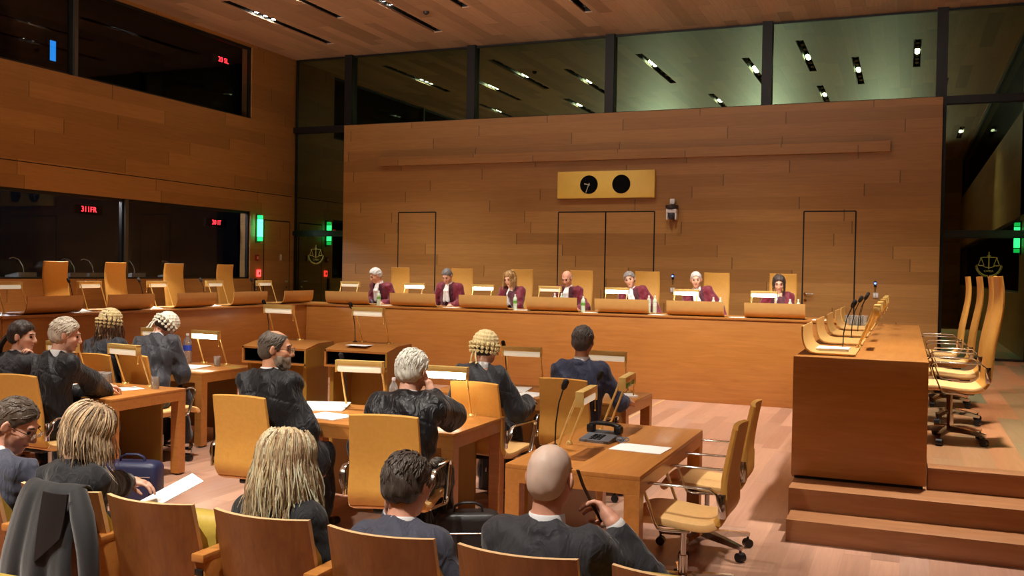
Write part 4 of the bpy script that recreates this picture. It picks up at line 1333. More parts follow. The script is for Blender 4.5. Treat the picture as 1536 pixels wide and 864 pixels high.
def surface_nets(f, lo, h, smooth):
    s = f < 0
    c = [slice(0, -1), slice(1, None)]
    cnt = np.zeros([d - 1 for d in f.shape], np.int8)
    for i in (0, 1):
        for j in (0, 1):
            for k in (0, 1):
                cnt += s[c[i], c[j], c[k]]
    act = (cnt > 0) & (cnt < 8)
    idx = np.full(act.shape, -1, np.int32)
    I, J, K = np.nonzero(act)
    nv = len(I)
    idx[I, J, K] = np.arange(nv)
    acc = np.zeros((nv, 3)); num = np.zeros(nv)
    corner = {}
    for a in (0, 1):
        for b in (0, 1):
            for e in (0, 1):
                corner[a, b, e] = f[I + a, J + b, K + e]
    for p in corner:
        for d in range(3):
            if p[d] == 0:
                q = list(p); q[d] = 1; q = tuple(q)
                v0, v1 = corner[p], corner[q]
                m = (v0 < 0) != (v1 < 0)
                t = np.where(m, v0 / np.where(m, v0 - v1, 1), 0)
                P = np.tile(np.array(p, float), (nv, 1)); P[:, d] += t
                acc += P * m[:, None]; num += m
    V = np.stack([I, J, K], 1) + acc / num[:, None]
    quads = []
    for d in range(3):
        sl0 = [slice(None)] * 3; sl1 = [slice(None)] * 3
        sl0[d] = slice(0, -1); sl1[d] = slice(1, None)
        s0, s1 = s[tuple(sl0)], s[tuple(sl1)]
        ed = np.nonzero(s0 != s1)
        e = np.stack(ed, 1)
        u, v = (d + 1) % 3, (d + 2) % 3
        ok = (e[:, u] > 0) & (e[:, v] > 0) & (e[:, u] < act.shape[u]) & (e[:, v] < act.shape[v]) & (e[:, d] < act.shape[d])
        e = e[ok]
        flip = s0[tuple(e.T)]
        def at(du, dv):
            q = e.copy(); q[:, u] += du; q[:, v] += dv
            return idx[q[:, 0], q[:, 1], q[:, 2]]
        q = np.stack([at(-1, -1), at(0, -1), at(0, 0), at(-1, 0)], 1)
        q[~flip] = q[~flip][:, ::-1]
        quads.append(q)
    Q = np.concatenate(quads)
    Q = Q[(Q >= 0).all(1)]
    # light smoothing
    for _ in range(smooth):
        A = np.zeros_like(V); N_ = np.zeros(nv)
        for a, b in ((0, 1), (1, 2), (2, 3), (3, 0)):
            np.add.at(A, Q[:, a], V[Q[:, b]]); np.add.at(N_, Q[:, a], 1)
            np.add.at(A, Q[:, b], V[Q[:, a]]); np.add.at(N_, Q[:, b], 1)
        V = 0.5 * V + 0.5 * A / np.maximum(N_, 1)[:, None]
    return lo + V * h, Q

def mesh_from(V, Q, name):
    me = bpy.data.meshes.new(name)
    me.vertices.add(len(V)); me.vertices.foreach_set('co', V.astype(np.float32).ravel())
    me.loops.add(len(Q) * 4); me.loops.foreach_set('vertex_index', Q.astype(np.int32).ravel())
    me.polygons.add(len(Q)); me.polygons.foreach_set('loop_start', np.arange(0, len(Q) * 4, 4, dtype=np.int32))
    me.polygons.foreach_set('use_smooth', np.ones(len(Q), bool))
    me.update(calc_edges=True)
    return me

def rotm(pitch=0, yaw=0, roll=0):
    """head turn: pitch>0 looks down, yaw>0 looks to the person's left, roll>0 tilts to the person's right"""
    p, y, r = R(pitch), R(yaw), R(roll)
    Rx = np.array([[1, 0, 0], [0, math.cos(p), math.sin(p)], [0, -math.sin(p), math.cos(p)]])
    Rz = np.array([[math.cos(y), -math.sin(y), 0], [math.sin(y), math.cos(y), 0], [0, 0, 1]])
    Ry = np.array([[math.cos(r), 0, math.sin(r)], [0, 1, 0], [-math.sin(r), 0, math.cos(r)]])
    return Rz @ Rx @ Ry
def unit(v):
    v = np.array(v, float)
    return v / (np.linalg.norm(v) + 1e-12)

def wob(seed):
    """cloth folds: slow waves running mostly downwards"""
    r = np.random.RandomState(seed)
    ks = [(r.uniform(14, 34), r.uniform(14, 34), r.uniform(3, 12), r.uniform(0, 6.28), r.uniform(0.5, 1)) for _ in range(4)]
    ks += [(r.uniform(-12, 12), r.uniform(-12, 12), r.uniform(18, 30), r.uniform(0, 6.28), 0.35) for _ in range(2)]
    def fn(amp):
        def d(x, y, z):
            t = 0
            for a, b, c, p, w in ks:
                t = t + w * np.sin(a * x + b * y + c * z + p + 1.3 * np.sin(9 * z + 5 * x + p))
            return amp * (np.abs(t) * 0.8 - 0.7 + 0.4 * t)
        return d
    return fn

SKIN = {'fair': plain('fair skin', (226, 172, 146), 0.5, 0, 0.04, 60, 0.05), 'pink': plain('pink skin', (222, 160, 134), 0.5, 0, 0.04, 60, 0.05), 'tan': plain('tanned skin', (204, 146, 112), 0.5, 0, 0.04, 60, 0.05)}
def cloth(name, rgb, rough=0.6, sheen=0.2, wrinkle=0.55):
    """woven cloth: fine weave plus soft creases that run mostly downwards"""
    if name in MATS:
        return MATS[name]
    t = NT(name)
    co = t.n('ShaderNodeTexCoord')
    mp = t.n('ShaderNodeMapping')
    mp.inputs['Scale'].default_value = (1.0, 1.0, 0.4)
    mp.inputs['Rotation'].default_value = (0.25, 0.2, 0.0)
    t.l(co.outputs['Object'], mp.inputs[0])
    nz = t.n('ShaderNodeTexNoise')
    nz.inputs['Scale'].default_value = 15
    nz.inputs['Detail'].default_value = 3
    nz.inputs['Roughness'].default_value = 0.45
    nz.inputs['Distortion'].default_value = 0.9
    t.l(mp.outputs[0], nz.inputs['Vector'])
    fine = t.n('ShaderNodeTexNoise')
    fine.inputs['Scale'].default_value = 260
    t.l(co.outputs['Object'], fine.inputs['Vector'])
    c = s2l(rgb)
    col = t.mix(fine.outputs[0], tuple(v * 0.82 for v in c[:3]) + (1,), tuple(min(1, v * 1.18) for v in c[:3]) + (1,))
    bs = t.bsdf(**{'Base Color': col, 'Roughness': rough, 'Sheen Weight': sheen, 'Specular IOR Level': 0.3})
    ridge = t.math('ABSOLUTE', t.math('SUBTRACT', nz.outputs[0], 0.5))
    bp = t.n('ShaderNodeBump')
    bp.inputs['Strength'].default_value = wrinkle
    bp.inputs['Distance'].default_value = 0.05
    t.l(t.math('ADD', t.math('MULTIPLY', ridge, -0.8), t.math('MULTIPLY', fine.outputs[0], 0.015)), bp.inputs['Height'])
    t.l(bp.outputs[0], bs.inputs['Normal'])
    MATS[name] = t.m
    return t.m
M_robe = cloth('black gown cloth', (20, 20, 24), 0.55, 0.1, 0.8)
M_robe2 = cloth('faded black gown cloth', (50, 50, 58), 0.6, 0.2)
M_burg = cloth('burgundy robe cloth', (112, 20, 44), 0.5, 0.3)
M_burgd = cloth('dark plum robe facing', (72, 12, 34), 0.6, 0.4)
M_shirt = plain('white shirt', (238, 238, 240), 0.7, 0, 0.02)
M_eye = plain('eye', (26, 18, 14), 0.2)
M_shoe = plain('black shoe leather', (14, 13, 13), 0.3)
M_trous = cloth('dark trousers', (20, 20, 25), 0.7)
M_wig = plain('cream horsehair', (226, 206, 150), 0.75, 0, 0.14, 120, 0.5, 0.2)
M_wigw = plain('white horsehair', (240, 232, 214), 0.75, 0, 0.12, 120, 0.5, 0.2)
def hairmat(name, c, rough=0.45):
    return plain(name, c, rough, 0, 0.28, 55, 0.5, 0.1, stretch=(3, 3, 0.35))

def hand(F, W, fdir, pnorm, side, curl=0.5, sc=1.0, spread=0.25, thumb_out=0.6):
    """palm and five bent fingers; W wrist, fdir finger direction, pnorm way the palm faces"""
    f = unit(fdir); n = np.array(pnorm, float); n = unit(n - f * (n @ f)); w = np.cross(f, n)
    # thumb side: for the right hand with palm down (n=-z) and fingers forward the thumb lies to the left
    t = -w * side if True else w
    P = lambda a, b, c: W + sc * (f * a + t * b + n * c)
    F.cone(P(0, 0, 0), P(0.04, 0, 0.0), 0.027 * sc, 0.029 * sc, 0.02)
    F.cone(P(0.035, 0.022, 0), P(0.085, 0.028, 0.002), 0.016 * sc, 0.013 * sc, 0.015)
    F.cone(P(0.035, 0.0, 0), P(0.088, 0.006, 0.0), 0.017 * sc, 0.014 * sc, 0.015)
    F.cone(P(0.035, -0.018, 0), P(0.082, -0.026, 0.002), 0.015 * sc, 0.012 * sc, 0.015)
    for i, (b, l) in enumerate(((0.030, 0.078), (0.010, 0.088), (-0.010, 0.080), (-0.029, 0.064))):
        a0 = P(0.088 - 0.006 * abs(i - 1), b, 0.0)
        sp = (0.45 - 0.3 * i) * spread
        dirn = unit(f + t * sp)
        ang = 0
        p = a0; r = 0.0095 * sc
        for j, (fr, cu) in enumerate(((0.45, 0.8), (0.30, 1.0), (0.25, 0.7))):
            ang += curl * cu * 1.15
            d = dirn * math.cos(ang) + n * math.sin(ang)
            q = p + d * l * fr * sc
            F.cone(p, q, r, r * 0.9, 0.004)
            p = q; r *= 0.92
    a = P(0.02, 0.028, 0.006)
    d1 = unit(f * 0.65 + t * thumb_out + n * 0.35)
    b = a + d1 * 0.042 * sc
    d2 = unit(f * 0.85 + t * (thumb_out - 0.5) + n * (0.3 + 0.4 * curl))
    c = b + d2 * 0.03 * sc
    F.cone(a, b, 0.015 * sc, 0.012 * sc, 0.012)
    F.cone(b, c, 0.0115 * sc, 0.0105 * sc, 0.005)
    F.cone(c, c + unit(d2 + 0.3 * n * curl) * 0.024 * sc, 0.0105 * sc, 0.008 * sc, 0.004)

def two_bone(S, W, hint, l1=0.285, l2=0.255):
    S, W = np.array(S, float), np.array(W, float)
    d = W - S; L = np.linalg.norm(d)
    L = min(L, (l1 + l2) * 0.995)
    u = unit(d); W2 = S + u * L
    a = (l1 * l1 - l2 * l2 + L * L) / (2 * L)
    hgt = math.sqrt(max(l1 * l1 - a * a, 1e-6))
    hh = np.array(hint, float); hh = unit(hh - u * (hh @ u))
    return S + u * a + hh * hgt, W2

PEOPLE = []
def person(label, loc, face, seat=0.46, lean=5, side=0, sit=0.0, head=(8, 0, 0), hl=None, hr=None, outfit='robe', hair='short', haircol=(150, 145, 140), skin='fair',
           h=0.006, seed=1, sc=1.0, beard=None, glasses=False, robe_mat=None, woman=False, kn=0.0, collar=True, fwd=0.0, jabot=False, wide=1.0, eyes=True, knees=((-0.10, 0.42), (0.10, 0.42)), haze=None):
    """one seated person, facing +Y in its own frame; sit shifts the sitting height"""
    ln, sd = R(lean), R(side)
    t = unit([math.sin(sd), math.sin(ln) * math.cos(sd), math.cos(ln) * math.cos(sd)])
    rt = unit(np.cross([0, 1, 0], t)) if abs(t[1]) < 0.95 else np.array([1.0, 0, 0])
    rt = unit(np.array([1, 0, 0]) - t * t[0])
    fw = np.cross(t, rt)
    fw = fw if fw[1] > 0 or abs(fw[1]) < 1e-6 and fw[2] < 0 else -fw
    M = np.stack([rt, fw, t], 1)
    P = np.array([0, 0, seat + 0.095])
    TL = 0.475 + sit
    C = P + t * (TL * 0.62)
    N = P + t * TL + fw * fwd
    HR = rotm(*head)
    J = N + unit(t + np.array([0, 0.15, 0.6])) * 0.065
    HC = J + HR @ np.array([0, 0.022, 0.105])
    w = wide * (0.92 if woman else 1.0)
    SHL = N - t * 0.055 - rt * 0.165 * w; SHR = N - t * 0.055 + rt * 0.165 * w
    hl = hl or dict(p=(-0.2, 0.36, seat + 0.29)); hr = hr or dict(p=(0.2, 0.36, seat + 0.29))
    arms = []
    for sgn, S, hd in ((-1, SHL, hl), (1, SHR, hr)):
        if 'chin' in hd:
            W = HC + HR @ np.array(hd['chin'])
        elif 'w' in hd:
            dx, dy = hd['w'][0] - loc[0], hd['w'][1] - loc[1]
            ca, sa = math.cos(R(face)), math.sin(R(face))
            W = np.array([dx * ca + dy * sa, -dx * sa + dy * ca, hd['w'][2] - loc[2]]) / sc
        else:
            W = np.array(hd['p'], float)
        E, W = two_bone(S, W, hd.get('hint', (sgn * 0.6, -0.5, -1.0)))
        fd = hd.get('f'); fd = unit(W - E) if fd is None else np.array(fd, float)
        arms.append((sgn, S, E, W, fd, np.array(hd.get('n', (0, 0.1, -1)), float), hd.get('curl', 0.45)))
    # ---------------- body
    F = Field(h)
    F.ell(P + np.array([0, 0.0, 0.0]), (0.165, 0.115, 0.105), None, 0.05)
    F.ell(P + t * 0.16, (0.135 * w, 0.098, 0.14), M, 0.06)
    F.ell(C, (0.150 * w, 0.105, 0.17), M, 0.06)
    F.cone(SHL, SHR, 0.042, 0.042, 0.05)
    F.cone(N - t * 0.05, N + t * 0.01, 0.07, 0.056, 0.05)
    F.cone(N - t * 0.02, J + HR @ np.array([0, -0.005, 0.03]), 0.056 if not woman else 0.05, 0.052 if not woman else 0.046, 0.025)
    for sgn, S, E, W, fd, pn, cu in arms:
        F.chain([S, E, W], [0.040, 0.036, 0.026], 0.03)
        hand(F, W, fd, pn, sgn, cu, 0.95 if woman else 1.0)
    legs = []
    for sgn, (kx, ky) in zip((-1, 1), knees):
        H_ = P + np.array([sgn * 0.085, 0.02, -0.01])
        K = np.array([kx * 1.0, ky, seat + 0.07])
        A = np.array([kx * 1.05, ky + 0.02 + kn, 0.085])
        legs.append((H_, K, A))
        F.chain([H_, K, A], [0.075, 0.052, 0.036], 0.04)
        F.cone(A + np.array([0, -0.03, -0.05]), A + np.array([0, 0.15, -0.06]), 0.03, 0.024, 0.02)
    q = lambda a, b, c: HC + HR @ np.array([a, b, c])
    F.ell(q(0, -0.016, 0.03), (0.075, 0.095, 0.088), HR, 0.02)
    F.ell(q(0, 0.03, -0.035), (0.060, 0.064, 0.078), HR, 0.03)
    F.ell(q(0, 0.066, -0.094), (0.026, 0.024, 0.020), HR, 0.03)
    F.cone(q(0, 0.090, 0.018), q(0, 0.112, -0.026), 0.008, 0.0125, 0.012)
    F.ell(q(0, 0.102, -0.032), (0.017, 0.012, 0.009), HR, 0.008)
    F.cone(q(-0.032, 0.079, 0.030), q(0.032, 0.079, 0.030), 0.012, 0.012, 0.014)
    for s_ in (-1, 1):
        F.ell(q(s_ * 0.040, 0.060, -0.022), (0.024, 0.024, 0.022), HR, 0.02)
        F.ell(q(s_ * 0.031, 0.094, 0.008), (0.014, 0.010, 0.009), HR, 0.008, 'sub')
        F.ell(q(s_ * 0.082, -0.008, -0.004), (0.009, 0.021, 0.033), HR @ rotm(0, s_ * 34, 0), 0.006)
        F.ell(q(s_ * 0.090, -0.002, -0.002), (0.004, 0.011, 0.017), HR @ rotm(0, s_ * 34, 0), 0.005, 'sub')
    F.ell(q(0, 0.088, -0.057), (0.022, 0.010, 0.006), HR, 0.006)
    F.ell(q(0, 0.086, -0.068), (0.019, 0.011, 0.007), HR, 0.006)
    V, Q = F.build(None, 1)
    body = link('person', mesh_from(V, Q, 'person'), SKIN[skin])
    body.location = loc; body.rotation_euler = (0, 0, R(face)); body.scale = (sc,) * 3
    tag(body, label, 'person')
    def part(name, F_, mat, disp=None, smooth=1):
        V_, Q_ = F_.build(disp, smooth)
        return link(name, mesh_from(V_, Q_, name), mat, body)
    if eyes:
        for s_ in (-1, 1):
            MB().sph(tuple(q(s_ * 0.031, 0.080, 0.008)), 0.0105, 10).build('eye', M_eye, body)
            MB().tube([tuple(q(s_ * a, b, c)) for a, b, c in ((0.016, 0.0915, 0.031), (0.032, 0.0905, 0.036), (0.050, 0.076, 0.030))], [0.004, 0.005, 0.0025], 6).build('eyebrow', hairmat('brow %d' % sum(haircol), tuple(max(0, c - 60) for c in haircol)), body)
        m = MB()
        m.tube([tuple(q(a, b, c)) for a, b, c in ((-0.023, 0.089, -0.062), (-0.01, 0.0965, -0.0615), (0.01, 0.0965, -0.0615), (0.023, 0.089, -0.062))], [0.002, 0.004, 0.004, 0.002], 6)
        m.build('lips', plain('lips', (176, 100, 92), 0.45), body)
    # ---------------- clothes
    wf = wob(seed)
    G = Field(h)
    if outfit in ('robe', 'judge'):
        G.ell(P + np.array([0, -0.005, 0.0]), (0.205, 0.145, 0.13), None, 0.05)
        G.ell(P + t * 0.16, (0.185 * w, 0.135, 0.17), M, 0.06)
        G.ell(C - fw * 0.005, (0.188 * w, 0.135, 0.20), M, 0.06)
        G.cone(SHL, SHR, 0.066, 0.066, 0.05)
        G.ell(N - t * 0.16 - fw * 0.035, (0.195 * w, 0.09, 0.14), M, 0.06)
        for S in (SHL, SHR):
            G.cone(N - t * 0.04 - fw * 0.014, S * 0.9 + N * 0.1 + t * 0.010 - fw * 0.01, 0.056, 0.058, 0.05)
        G.cone(N - t * 0.06 - fw * 0.01, N - t * 0.015 - fw * 0.008, 0.09, 0.071, 0.05)
        for sgn, S, E, W, fd, pn, cu in arms:
            dn = np.array([0, 0, -1.0])
            W_ = W - unit(W - E) * 0.015
            G.chain([S - t * 0.006, E + dn * 0.012, W_ + dn * 0.02], [0.070, 0.080, 0.072], 0.055)
            G.cone(E + dn * 0.04, W_ + dn * 0.055, 0.06, 0.055, 0.04)
        for H_, K, A in legs:
            G.chain([H_, K + np.array([0, 0.01, 0])], [0.105, 0.085], 0.07)
            if outfit == 'robe':
                G.cone(K + np.array([0, 0.0, -0.02]), K * np.array([1.1, 1, 0]) + np.array([0, 0.02, 0.16]), 0.085, 0.095, 0.07)
        amp = 0.009
        mats = [robe_mat or (M_burg if outfit == 'judge' else M_robe)]
        name = 'robe'
    else:
        G.ell(P, (0.185, 0.130, 0.115), None, 0.05)
        G.ell(P + t * 0.16, (0.165 * w, 0.118, 0.16), M, 0.06)
        G.ell(C - fw * 0.004, (0.178 * w, 0.125, 0.19), M, 0.06)
        G.cone(SHL - rt * 0.002, SHR + rt * 0.002, 0.060, 0.060, 0.05)
        G.cone(N - t * 0.06 - fw * 0.008, N - t * 0.012 - fw * 0.006, 0.085, 0.069, 0.05)
        G.ell(N - t * 0.15 - fw * 0.03, (0.185 * w, 0.085, 0.13), M, 0.06)
        for S in (SHL, SHR):
            G.cone(N - t * 0.045 - fw * 0.012, S * 0.9 + N * 0.1 + t * 0.008 - fw * 0.008, 0.050, 0.054, 0.05)
        for sgn, S, E, W, fd, pn, cu in arms:
            W_ = W - unit(W - E) * (0.035)
            G.chain([S - t * 0.006, E, W_], [0.063, 0.056, 0.043], 0.05)
        # turned-down collar
        for k_ in range(9):
            a0, a1 = R(-205 + k_ * 230 / 9 + 0), R(-205 + (k_ + 1) * 230 / 9)
            ring = lambda a: N - t * 0.004 + rt * 0.070 * math.cos(a) + fw * (0.070 * math.sin(a) - 0.006) - t * 0.02 * max(0, math.sin(a))
            G.cone(ring(a0), ring(a1), 0.018, 0.018, 0.012)
        amp = 0.006
        mats = [robe_mat]
        name = 'jacket'
    # neck opening
    G.cone(N - t * 0.012 + fw * 0.012, N + t * 0.14 + fw * 0.02, 0.058, 0.075, 0.008, 'sub')
    base_d = wf(amp)
    if outfit == 'robe':
        def full_d(x, y, z):
            u_ = (x - C[0]) * rt[0] + (y - C[1]) * rt[1] + (z - C[2]) * rt[2]
            v_ = (x - N[0]) * t[0] + (y - N[1]) * t[1] + (z - N[2]) * t[2]
            b_ = (x - C[0]) * fw[0] + (y - C[1]) * fw[1] + (z - C[2]) * fw[2]
            on = np.clip((-v_ - 0.10) / 0.05, 0, 1) * np.clip(-b_ / 0.04, 0, 1) * (np.abs(u_) < 0.17)
            yoke = 0.004 * np.exp(-((v_ + 0.10 + 0.25 * np.abs(u_)) / 0.008) ** 2) * (b_ < 0)
            return base_d(x, y, z) + on * 0.0055 * (np.abs(np.sin(62 * u_ + 1.2 * np.sin(10 * v_))) * 2 - 1) * np.exp(-(u_ / 0.13) ** 2) + yoke
    else:
        def full_d(x, y, z):
            u_ = (x - C[0]) * rt[0] + (y - C[1]) * rt[1] + (z - C[2]) * rt[2]
            b_ = (x - C[0]) * fw[0] + (y - C[1]) * fw[1] + (z - C[2]) * fw[2]
            seam = 0.003 * np.exp(-(u_ / 0.004) ** 2) * (b_ < -0.02)
            r_ = 0
            for sgn, S, E, W, fd, pn, cu in arms:
                ax_ = unit(E - S); s_a = (x - E[0]) * ax_[0] + (y - E[1]) * ax_[1] + (z - E[2]) * ax_[2]
                d2 = (x - E[0]) ** 2 + (y - E[1]) ** 2 + (z - E[2]) ** 2
                r_ = r_ + 0.004 * np.sin(110 * s_a + 30 * x) * np.exp(-d2 / 0.012)
                d3 = (x - S[0]) ** 2 + (y - S[1]) ** 2 + (z - S[2] + 0.09) ** 2
                r_ = r_ + 0.003 * np.sin(95 * (x * 0.6 * sgn + z) + 3) * np.exp(-d3 / 0.010)
            return base_d(x, y, z) + seam + r_
    g = part(name, G, mats, full_d, 1)
    if outfit == 'judge':
        me = g.data
        me.materials.append(M_burgd)
        Vc = np.array([v.co[:] for v in me.vertices])
        for p_ in me.polygons:
            c_ = np.array(p_.center) - C
            if abs(c_ @ rt) < 0.105 and (c_ @ fw) > 0.02 and (c_ @ t) < 0.22:
                p_.material_index = 1
    if collar:
        K_ = MB()
        def ringp(a, r_, z_):
            z_ = z_ - 0.026 * max(0, math.sin(a)) ** 2
            return tuple(N + t * z_ + rt * r_ * math.cos(a) + fw * (r_ * math.sin(a) * 1.03 + 0.004))
        K_.rings([[ringp(2 * PI * k_ / 28, rr, zz) for k_ in range(28)] for rr, zz in ((0.071, -0.02), (0.069, 0.012), (0.0655, 0.046), (0.062, 0.050), (0.059, 0.046), (0.060, -0.02))], cap=False)
        K_.build('shirt_collar', M_shirt, body, 60)
        for sgn, S, E, W, fd, pn, cu in arms:
            cf = Field(min(h, 0.006))
            u_ = unit(W - E)
            if outfit in ('robe', 'judge'):
                cf.cone(W - u_ * 0.02, W + u_ * 0.012, 0.036, 0.036, 0.004)
            else:
                cf.cone(W - u_ * 0.05, W - u_ * 0.012, 0.037, 0.036, 0.004)
            part('shirt_cuff', cf, M_shirt, None, 0)
    if jabot:
        B_ = Field(min(h, 0.007))
        f0 = N + fw * 0.075 - t * 0.02
        for s_ in (-0.022, 0.022):
            a0 = N + fw * 0.062 + t * 0.02 + rt * s_ * 0.5
            a1 = C + fw * 0.150 + t * 0.14 + rt * s_
            a2 = C + fw * 0.162 - t * 0.03 + rt * s_ * 1.5
            B_.chain([a0, a1, a2], [0.020, 0.024, 0.030], 0.02)
        part('jabot', B_, M_shirt, lambda x, y, z: 0.003 * np.sin(180 * x), 0)
    L_ = Field(max(h, 0.007))
    for H_, K, A in legs:
        L_.chain([H_ - np.array([0, 0, 0.002]), K, A + np.array([0, 0, -0.01])], [0.088, 0.066, 0.055], 0.05)
    if outfit != 'judge':
        part('trousers', L_, M_trous if outfit == 'robe' or robe_mat is None else robe_mat, wf(0.004), 1)
    else:
        part('trousers', L_, M_trous, None, 1)
    for H_, K, A in legs:
        S_ = Field(0.007)
        S_.chain([A + np.array([0, -0.035, -0.042]), A + np.array([0, 0.06, -0.052]), A + np.array([0, 0.165, -0.058])], [0.042, 0.038, 0.03], 0.03)
        S_.half(A + np.array([0, 0, -0.084]), (0, 0, -1), A + np.array([-.1, -.1, -.12]), A + np.array([.1, .25, -.084]))
        part('shoe', S_, M_shoe, None, 0)
    # ---------------- hair
    hm = hairmat('hair %d %d %d' % haircol, haircol) if hair != 'stubble' else plain('shaved scalp', haircol, 0.5, 0, 0.10, 16, 0.05)
    if hair in ('short', 'receding', 'full', 'stubble'):
        T = Field(min(h, 0.006))
        e = {'short': 0.010, 'receding': 0.008, 'full': 0.017, 'stubble': 0.0025}[hair]
        T.ell(q(0, -0.016, 0.032), (0.075 + e, 0.095 + e, 0.088 + e), HR, 0.01)
        T.ell(q(0, -0.055, -0.02), (0.062 + e, 0.05 + e, 0.06), HR, 0.03)
        lo_, hi_ = HC - 0.2, HC + 0.2
        if hair in ('receding', 'stubble'):
            T.half(q(0, 0.055, 0.055), HR @ np.array([0, 0.93, -0.25]), lo_, hi_)
            T.half(q(0, 0.035, -0.01), HR @ np.array([0, 0.9, -0.55]), lo_, hi_)
        else:
            T.half(q(0, 0.078, 0.078), HR @ np.array([0, 0.80, -0.58]), lo_, hi_)
        T.half(q(0, 0, -0.078), HR @ np.array([0, 0.15, -1]), lo_, hi_)
        for s_ in (-1, 1):
            T.ell(q(s_ * 0.084, 0.0, -0.012), (0.018, 0.026, 0.034), HR, 0.006, 'sub')
        if hair == 'receding':
            T.ell(q(0, 0.02, 0.14), (0.055, 0.085, 0.05), HR, 0.01, 'sub')
        rs = np.random.RandomState(seed)
        ph = rs.uniform(0, 6, 6)
        amp_ = 0.0004 if hair == 'stubble' else (0.0016 if hair == 'full' else 0.001)
        def hd_(x, y, z):
            return amp_ * (np.sin(170 * x + 40 * z + ph[0] + 2 * np.sin(30 * z + ph[1])) + np.sin(150 * y + 60 * z + ph[2]) + 0.8 * np.sin(90 * z + 110 * x + ph[3]))
        part('hair', T, hm, hd_, 0)
        if hair in ('full', 'short', 'receding') and h < 0.008:
            m = MB()
            nl = 230 if hair == 'full' else 170
            c0 = q(0, -0.016, 0.032)
            E3 = np.array([0.075 + e, 0.095 + e, 0.088 + e])
            cut_n = np.array([0, 0.80, -0.58])
            done = 0
            while done < nl:
                d = rs.normal(size=3); d /= np.linalg.norm(d)
                pv = d * E3
                pp = pv + np.array([0, -0.016, 0.032])
                if (pp - np.array([0, 0.078, 0.078])) @ cut_n > -0.016 or pp[2] < -0.055 or (abs(pp[0]) > 0.05 and abs(pp[1] + 0.005) < 0.03 and pp[2] < 0.03):
                    continue
                if hair == 'receding' and pp[2] > 0.085:
                    continue
                done += 1
                nrm = unit(d / E3)
                fl = unit(np.array([0.6 * pv[0] / 0.08 + rs.uniform(-.5, .5), -0.75 + rs.uniform(-.4, .4), -0.5 - 0.3 * (1 - d[2])]))
                fl = unit(fl - nrm * (fl @ nrm))
                Ln = rs.uniform(0.03, 0.055) * (1.0 if hair == 'full' else 0.75)
                lift = 0.010 if hair == 'full' else 0.004
                pts = []
                for j in range(5):
                    p_ = pv * (1 - 0.012) + fl * Ln * j / 4
                    p_ = p_ / math.sqrt(((p_ / E3) ** 2).sum()) * (0.985 + (lift / 0.09) * (j / 4) ** 1.5 * rs.uniform(0.2, 1))
                    pts.append(tuple(c0 + HR @ p_))
                r0 = rs.uniform(0.0035, 0.0065)
                m.tube(pts, [r0, r0 * 1.1, r0, r0 * 0.7, r0 * 0.2], 5)
            m.build('hair_locks', hm, body, 80)
    elif hair == 'fringe':
        T = Field(min(h, 0.006))
        T.ell(q(0, -0.02, 0.008), (0.083, 0.100, 0.07), HR, 0.01)
        T.ell(q(0, -0.055, -0.02), (0.068, 0.055, 0.06), HR, 0.03)
        lo_, hi_ = HC - 0.2, HC + 0.2
        T.half(q(0, 0.030, 0.0), HR @ np.array([0, 1, -0.35]), lo_, hi_)
        T.half(q(0, 0, 0.055), HR @ np.array([0, 0.1, 1]), lo_, hi_)
        T.half(q(0, 0, -0.075), HR @ np.array([0, 0.15, -1]), lo_, hi_)
        for s_ in (-1, 1):
            T.ell(q(s_ * 0.084, 0.0, -0.012), (0.018, 0.024, 0.034), HR, 0.006, 'sub')
        part('hair', T, hm, None, 0)
    elif hair in ('bob', 'long', 'straight', 'ponytail', 'underwig'):
        T = Field(min(h, 0.006))
        T.ell(q(0, -0.016, 0.034), (0.089, 0.109, 0.101), HR, 0.01)
        lo_, hi_ = HC - 0.22, HC + 0.22
        if hair != 'ponytail':
            for s_ in (-1, 1):
                T.cone(q(s_ * 0.072, 0.005, 0.02), q(s_ * 0.078, 0.002, -0.075), 0.026, 0.024, 0.03)
            T.ell(q(0, -0.062, -0.035), (0.086, 0.058, 0.085), HR, 0.03)
        else:
            T.ell(q(0, -0.055, -0.01), (0.070, 0.058, 0.07), HR, 0.03)
        T.half(q(0, 0.076, 0.072), HR @ np.array([0, 0.82, -0.57]), lo_, hi_)
        T.ell(q(0, 0.115, -0.045), (0.062, 0.095, 0.11), HR, 0.012, 'sub')
        if hair == 'ponytail':
            for s_ in (-1, 1):
                T.ell(q(s_ * 0.084, 0.0, -0.012), (0.018, 0.026, 0.034), HR, 0.006, 'sub')
            T.half(q(0, 0, -0.07), HR @ np.array([0, 0.1, -1]), lo_, hi_)
        rs = np.random.RandomState(seed)
        ph = rs.uniform(0, 6, 6)
        def hd_(x, y, z):
            return 0.0022 * (np.sin(190 * x + 20 * z + ph[0] + 2 * np.sin(14 * z + ph[1])) + np.sin(170 * y + 30 * z + ph[2] + 1.5 * np.sin(17 * z)))
        ho = part('hair', T, hm, hd_, 0)
        # individual locks
        m = MB()
        nl, length, wav = {'bob': (800, 0.20, 0.02), 'long': (1100, 0.34, 0.016), 'straight': (90, 0.20, 0.004), 'ponytail': (40, 0.30, 0.012), 'underwig': (110, 0.26, 0.02)}[hair]
